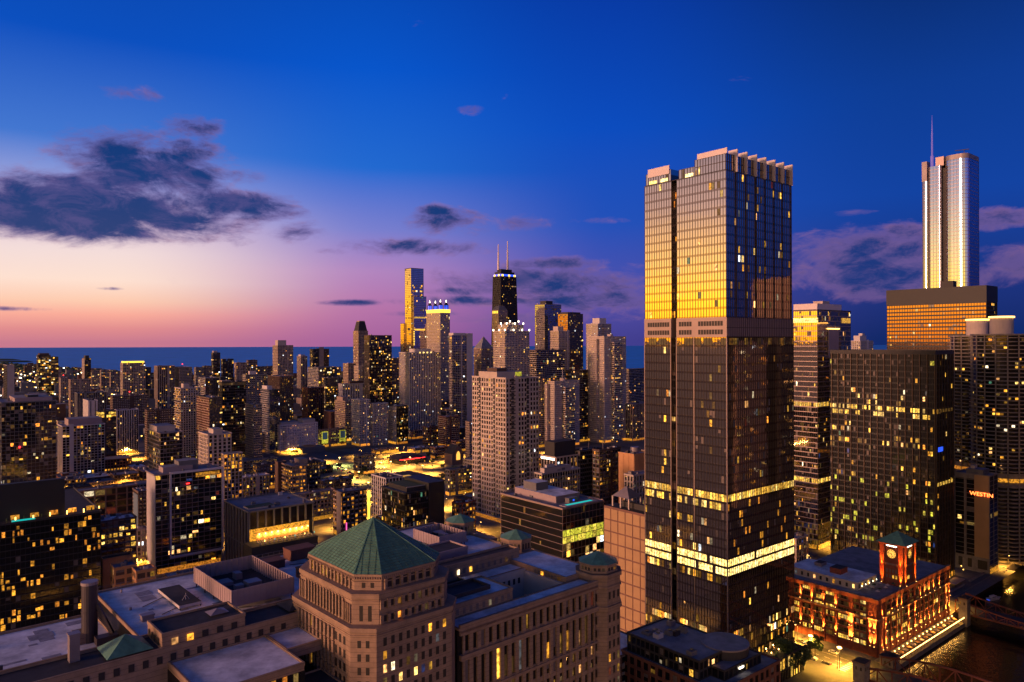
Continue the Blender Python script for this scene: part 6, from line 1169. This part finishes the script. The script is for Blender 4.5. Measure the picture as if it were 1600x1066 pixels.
# ================================================================== trees
def tree_mesh(seed, h, r, n):
    rn = random.Random(seed); m = MB(); cl = [(rn.gauss(0, .42) * r, rn.gauss(0, .42) * r, h * rn.uniform(.45, .92), rn.uniform(.22, .42) * r) for _ in range(16)]
    for k in range(n):
        c = rn.choice(cl); th, ph, q = rn.uniform(0, 6.28), math.acos(rn.uniform(-1, 1)), c[3] * rn.random() ** .4
        x, y, z = c[0] + q * math.sin(ph) * math.cos(th), c[1] + q * math.sin(ph) * math.sin(th), c[2] + q * math.cos(ph); s = rn.uniform(.2, .45) * max(1, h / 9)
        a = Vector((rn.gauss(0, 1), rn.gauss(0, 1), rn.gauss(0, 1))).normalized() * s; b_ = a.cross(Vector((rn.gauss(0, 1), rn.gauss(0, 1), rn.gauss(0, 1)))).normalized() * s * .7
        m.poly([(x - a.x, y - a.y, z - a.z), (x + b_.x, y + b_.y, z + b_.z), (x + a.x, y + a.y, z + a.z), (x - b_.x, y - b_.y, z - b_.z)], 'foliage')
    t = MB(); t.cyl(0, 0, h * .028, 0, h * .5, 'bark', 8, None, h * .016)
    for c in cl[:7]: t.bar((0, 0, h * rn.uniform(.25, .45)), (c[0], c[1], c[2]), h * .012, 'bark')
    return m, t
def tree_proto(seed, h, r, n):
    o = empty('street_tree'); m, t = tree_mesh(seed, h, r, n); m.build('crown', o); t.build('trunk', o); return o
big = [(1222, 352, 17, 7.5), (1252, 358, 13, 5.5), (1196, 348, 12, 5.0), (1272, 372, 10, 4.5)]
for i, (px_, d_, h_, r_) in enumerate(big):
    o = tree_proto(40 + i, h_, r_, 2600); p = P(px_, d_); o.location = (p.x, p.y, 0); o.name = 'riverside_tree'
    tag(o, ('largest dark leafy tree by the river street corner', 'rounded dark tree beside the largest riverside tree', 'dark tree at the corner of the lit glass podium', 'smallest dark tree along the orange-lit street')[i], 'tree')
pr = [tree_proto(i, 9 + i, 4 + .4 * i, 900) for i in range(3)]; cnt = 0; usedp = set()
tsp = [(px_, py_) for px_, py_ in ((562, 748), (570, 742), (580, 752), (590, 760), (548, 756), (600, 768), (660, 725), (668, 718), (674, 726), (684, 722), (650, 730), (690, 735), (700, 745), (712, 742), (722, 752), (692, 752), (505, 742), (515, 738), (530, 735), (475, 770), (600, 795), (590, 800), (575, 790), (390, 740), (400, 738), (360, 742), (1260, 862), (1270, 850), (1250, 872), (175, 900), (182, 893), (165, 912), (225, 690), (230, 700), (245, 650), (190, 690), (930, 770), (945, 765), (975, 762), (440, 700), (460, 712))]
rn = random.Random(5)
for px_, py_ in tsp:
    p = P(px_, dground(py_)); e, n = en(p)
    if blocked(e, n, 2): continue
    k = rn.randrange(3); o = pr[k] if k not in usedp else copy_tree(pr[k]); usedp.add(k); o.location = (p.x, p.y, 0); o.rotation_euler = (0, 0, rn.uniform(0, 6)); s = rn.uniform(.8, 1.2); o.scale = (s, s, s)
    tag(o, ('small leafy street tree among the lamp-lit blocks', 'middling leafy street tree among the lamp-lit blocks', 'taller leafy street tree among the lamp-lit blocks')[k], 'tree', ('small street trees', 'middling street trees', 'taller street trees')[k])
for k in range(3):
    if k not in usedp:
        for c in list(pr[k].children): bpy.data.objects.remove(c)
        bpy.data.objects.remove(pr[k])
# ================================================================== cars
mat('car_grey', (.25, .25, .27), .25, .6, var=0); mat('car_white', (.75, .73, .7), .25, 0, var=0); mat('car_black', (.02, .02, .022), .2, .3, var=0); mat('tyre', (.015, .015, .015), .9, var=0)
def car_proto(cm):
    r = empty('parked_car'); m = MB(); prof = [(-2.2, .35), (2.2, .35), (2.25, .75), (1.2, .9), (.7, 1.42), (-1.2, 1.45), (-1.9, .98), (-2.25, .9)]; i = len(m.v); n = len(prof); k = m.mi(cm)
    m.v += [(x, -.88, z) for x, z in prof] + [(x, .88, z) for x, z in prof]
    for j in range(n): m.f.append((i + j, i + (j + 1) % n, i + n + (j + 1) % n, i + n + j)); m.m.append(k)
    m.f += [tuple(i + n - 1 - j for j in range(n)), tuple(i + n + j for j in range(n))]; m.m += [k, k]; m.build('body', r)
    m = MB()
    for s in (-.9, .9): m.poly([(1.05, s, .95), (.62, s, 1.36), (-1.1, s, 1.38), (-1.65, s, .98)], 'glass_dark')
    m.poly([(1.22, -.75, .93), (1.22, .75, .93), (.74, .7, 1.4), (.74, -.7, 1.4)], 'glass_dark'); m.build('glazing', r)
    for x in (-1.35, 1.35):
        for y in (-.8, .8):
            t = MB(); q = len(t.v); kk = 12; t.v += [(x + .33 * math.cos(6.283 * a / kk), y - .12, .33 + .33 * math.sin(6.283 * a / kk)) for a in range(kk)] + [(x + .33 * math.cos(6.283 * a / kk), y + .12, .33 + .33 * math.sin(6.283 * a / kk)) for a in range(kk)]; kx = t.mi('tyre')
            for a in range(kk): t.f.append((a, (a + 1) % kk, kk + (a + 1) % kk, kk + a)); t.m.append(kx)
            t.f += [tuple(kk - 1 - a for a in range(kk)), tuple(kk + a for a in range(kk))]; t.m += [kx, kx]; wh = t.build('wheel', r); t = MB(); t.bar((x, y - .13, .33), (x, y + .13, .33), .3, 'metal'); t.build('hub_cap', wh)
    for y in (-.6, .6): t = MB(); t.box(2.2, y - .18, .6, 2.28, y + .18, .74, 'glow_white'); t.build('headlight', r); t = MB(); t.box(-2.3, y - .2, .72, -2.22, y + .2, .85, 'glow_red'); t.build('tail_light', r)
    return r
cp = {c: car_proto(c) for c in ('car_grey', 'car_white', 'car_black')}; used = set()
cars = [(350.5, 182 + 7 * k, 90, k) for k in range(7)] + [(365.5, 186 + 9 * k, -90, k + 1) for k in range(5)] + [(362, 230, -90, 1), (354, 262, 90, 2), (478, 240, -90, 0), (486, 262, 90, 1), (479, 300, -90, 2), (485, 330, 90, 0)]
for k in range(34): q_ = P(rn.uniform(520, 640), rn.uniform(715, 980)); cars.append((en(q_)[0], en(q_)[1], rn.choice((0, 90)), k))
for k in range(26): cars.append((rn.choice(EST[5:12]) + rn.choice((-3, 3)), rn.uniform(290, 760), rn.choice((90, -90)), k))
for k in range(16): cars.append((rn.uniform(-80, 480), rn.choice(NST[:5]) + rn.choice((-3, 3)), rn.choice((0, 180)), k))
for e, n, a, k in cars:
    p = xy(e, n)
    if blocked(e, n, 1.5) or abs(p.x) > .72 * p.y: continue
    c = ('car_grey', 'car_white', 'car_black')[k % 3]; o = cp[c] if c not in used else copy_tree(cp[c]); used.add(c); o.location = (p.x, p.y, .016); o.rotation_euler = (0, 0, ROT + R(a))
    tag(o, {'car_grey': 'silver grey saloon car on an amber-lit street', 'car_white': 'white saloon car on an amber-lit street', 'car_black': 'black saloon car on an amber-lit street'}[c], 'car', {'car_grey': 'grey cars on the streets', 'car_white': 'white cars on the streets', 'car_black': 'black cars on the streets'}[c])
# ================================================================== filling blocks of low buildings
KIND = [('brick', 'small dark brick low-rise among the lamp-lit blocks'), ('grey', 'small grey flat-roofed low-rise among the lamp-lit blocks'), ('tan', 'small tan flat-roofed low-rise among the lamp-lit blocks'), ('brown', 'small brown flat-roofed low-rise among the lamp-lit blocks'), ('concrete', 'small concrete low-rise among the lamp-lit blocks')]
def over(e0, e1, n0, n1, mg=2): return any(e0 < f[1] + mg and e1 > f[0] - mg and n0 < f[3] + mg and n1 > f[2] - mg for f in FOOT)
CLEAR = [(500, 720, 640, 1000), (1240, 1380, 300, 420), (880, 980, 600, 760), (150, 235, 380, 520), (380, 470, 640, 760)]      # open lots: px range, depth range
lots = []; rn = random.Random(8)
for i in range(len(EST) - 1):
    for j in range(len(NST) - 1):
        e = EST[i] + 13
        while e < EST[i + 1] - 24:
            w = rn.uniform(18, 34); w = min(w, EST[i + 1] - 12 - e); n = NST[j] + 12
            while n < NST[j + 1] - 22:
                k = rn.uniform(18, 36); k = min(k, NST[j + 1] - 11 - n); c = xy(e + w / 2, n + k / 2)
                if c.y > 400 and abs(c.x) < .76 * c.y and not over(e, e + w, n, n + k):
                    px_ = CX + F * c.x / c.y
                    if not any(a < px_ < b_ and d0 < c.y < d1 for a, b_, d0, d1 in CLEAR): lots.append((c.y, e, n, w, k))
                n += k + rn.choice((.6, .6, 3, 9))
            e += w + rn.choice((.6, .6, 4))
lots.sort(); lots = lots[:250]
NUM = ('one', 'two', 'three', 'four', 'five', 'six', 'seven', 'eight')
for d_, e, n, w, k in lots:
    h_ = rn.uniform(5, 12) if d_ < 900 else rn.uniform(7, 20); wm = KIND[rn.randrange(5)][0]; rf_ = rn.choice(('roof_grey', 'roof_pale', 'roof_dark', 'roof_grey')); lt_ = rn.choice((.08, .2, .45)); hut = rn.random() < .35; nst = max(1, round(h_ / 3.6)); shop = rn.random() < .7
    lb = '%s-storey %s low-rise with %s flat roof%s%s%s' % (NUM[nst - 1], wm.replace('_', ' '), rf_[5:], ' and roof hut' if hut else '', ', lit shopfront' if shop else '', {.08: '', .2: ', some lit windows', .45: ', many lit windows'}[lt_])
    b = Bld('low_rise', lb, xy(e, n), group='low-rises: ' + lb, d=d_); b.rnd = random.Random(int(e * 7 + n))
    b.vol(0, 0, w, k, 0, h_, ST(bay=3.4, fl=3.6, pier=1.3, span=1.4, wall=wm, glass='glass_dark', lit=lt_, lm=rn.choice(('lit', 'lit', 'lit_orange')), rows=(lambda T, j, nf: (.85, 'lit_orange') if j == 0 else None) if shop else None), .8, rf_)
    if d_ < 900: b.units(0, 0, w, k, h_, 3)
    if hut: b.plain(w * .2, k * .3, h_, w * .5, k * .7, h_ + 3, wm)
    b.done()
# ================================================================== the far city, its lamps and its park
far, fl_, ll = MB(), MB(), MB(); rn = random.Random(21); n_far = 0
cols = ('brown', 'grey', 'tan', 'brick', 'dark')
import bisect
shore_pts = sorted((CX + F * p.x / p.y, p.y) for p in SHORE)
def shore_d(px_):
    for (a, d0), (b_, d1) in zip(shore_pts, shore_pts[1:]):
        if a <= px_ <= b_: return d0 + (d1 - d0) * (px_ - a) / (b_ - a)
    return 2000
for e in range(-2600, 3400, 42):
    for n in range(500, 5200, 46):
        if e % 126 == 0 or (n - 500) % 138 == 0: continue
        c = xy(e, n)
        if c.y < 1150 or c.y > 4300 or abs(c.x) > .74 * c.y: continue
        px_ = CX + F * c.x / c.y
        if c.y > shore_d(px_) - 60: continue
        w, k = rn.uniform(16, 34), rn.uniform(16, 36)
        if over(e, e + w, n, n + k, 4) or any(abs(e - l[1]) < 40 and abs(n - l[2]) < 40 for l in lots): continue
        if c.y > 3000 and rn.random() < .4: continue
        h_ = rn.uniform(8, 22) * (1.0 if rn.random() < .8 else 2.0); a = xy(e, n); m_ = rn.choice(cols)
        q = [a, a + E * w, a + E * w + N * k, a + N * k]; far.prism([(p.x, p.y) for p in q], 0, h_, m_, rn.choice(('roof_grey', 'roof_dark', 'roof_grey')))
        for _ in range(rn.randint(1, 6)):
            f, s, z_ = rn.uniform(.05, .85), rn.uniform(1.6, 3.2), rn.uniform(2, h_ - 2)
            p0, dr, o = (a + E * (w * f), E, -N) if rn.random() < .7 else (a + N * (k * f), N, -E)
            p0 = p0 + o * .1; p1 = p0 + dr * s; fl_.poly([(p0.x, p0.y, z_), (p1.x, p1.y, z_), (p1.x, p1.y, z_ + 1.8), (p0.x, p0.y, z_ + 1.8)], 'lit')
        if rn.random() < .85:
            p = a - E * 5 - N * 6 if rn.random() < .5 else a - E * 5 + N * (k / 2); s = .00058 * p.y
            ll.box(p.x - s, p.y - s, 8.5, p.x + s, p.y + s, 8.5 + 2 * s, rn.choice(('glow_warm', 'glow_warm', 'glow_yellow', 'glow_white')))
tag(far.build('distant_low_city'), 'dim mass of distant low houses reaching to the lake shore', 'houses', kind='stuff'); tag(fl_.build('distant_window_glow'), 'specks of lit windows scattered over the distant low houses', 'windows', kind='stuff'); tag(ll.build('distant_lamp_glow'), 'warm specks of far street lamps between the distant houses', 'lamps', kind='stuff')
wd = MB(); rn = random.Random(3)
for k in range(900):
    px_ = rn.uniform(-80, 330); d_ = shore_d(max(-190, px_)) - rn.uniform(60, 1500) * (1 if px_ < 140 else .25); p = P(px_, d_); r_ = rn.uniform(9, 22); h_ = rn.uniform(9, 19)
    pts = [(p.x + r_ * rn.uniform(.7, 1.1) * math.cos(a), p.y + r_ * rn.uniform(.7, 1.1) * math.sin(a)) for a in [6.283 * j / 7 for j in range(7)]]
    wd.frus(pts, 0, [(p.x + (x - p.x) * .75, p.y + (y - p.y) * .75) for x, y in pts], h_ * .7, 'foliage'); wd.frus([(p.x + (x - p.x) * .75, p.y + (y - p.y) * .75) for x, y in pts], h_ * .7, [(p.x + (x - p.x) * .3, p.y + (y - p.y) * .3) for x, y in pts], h_, 'foliage')
tag(wd.build('lakeside_wood'), 'dark wooded park along the lake shore', 'wood', kind='stuff')
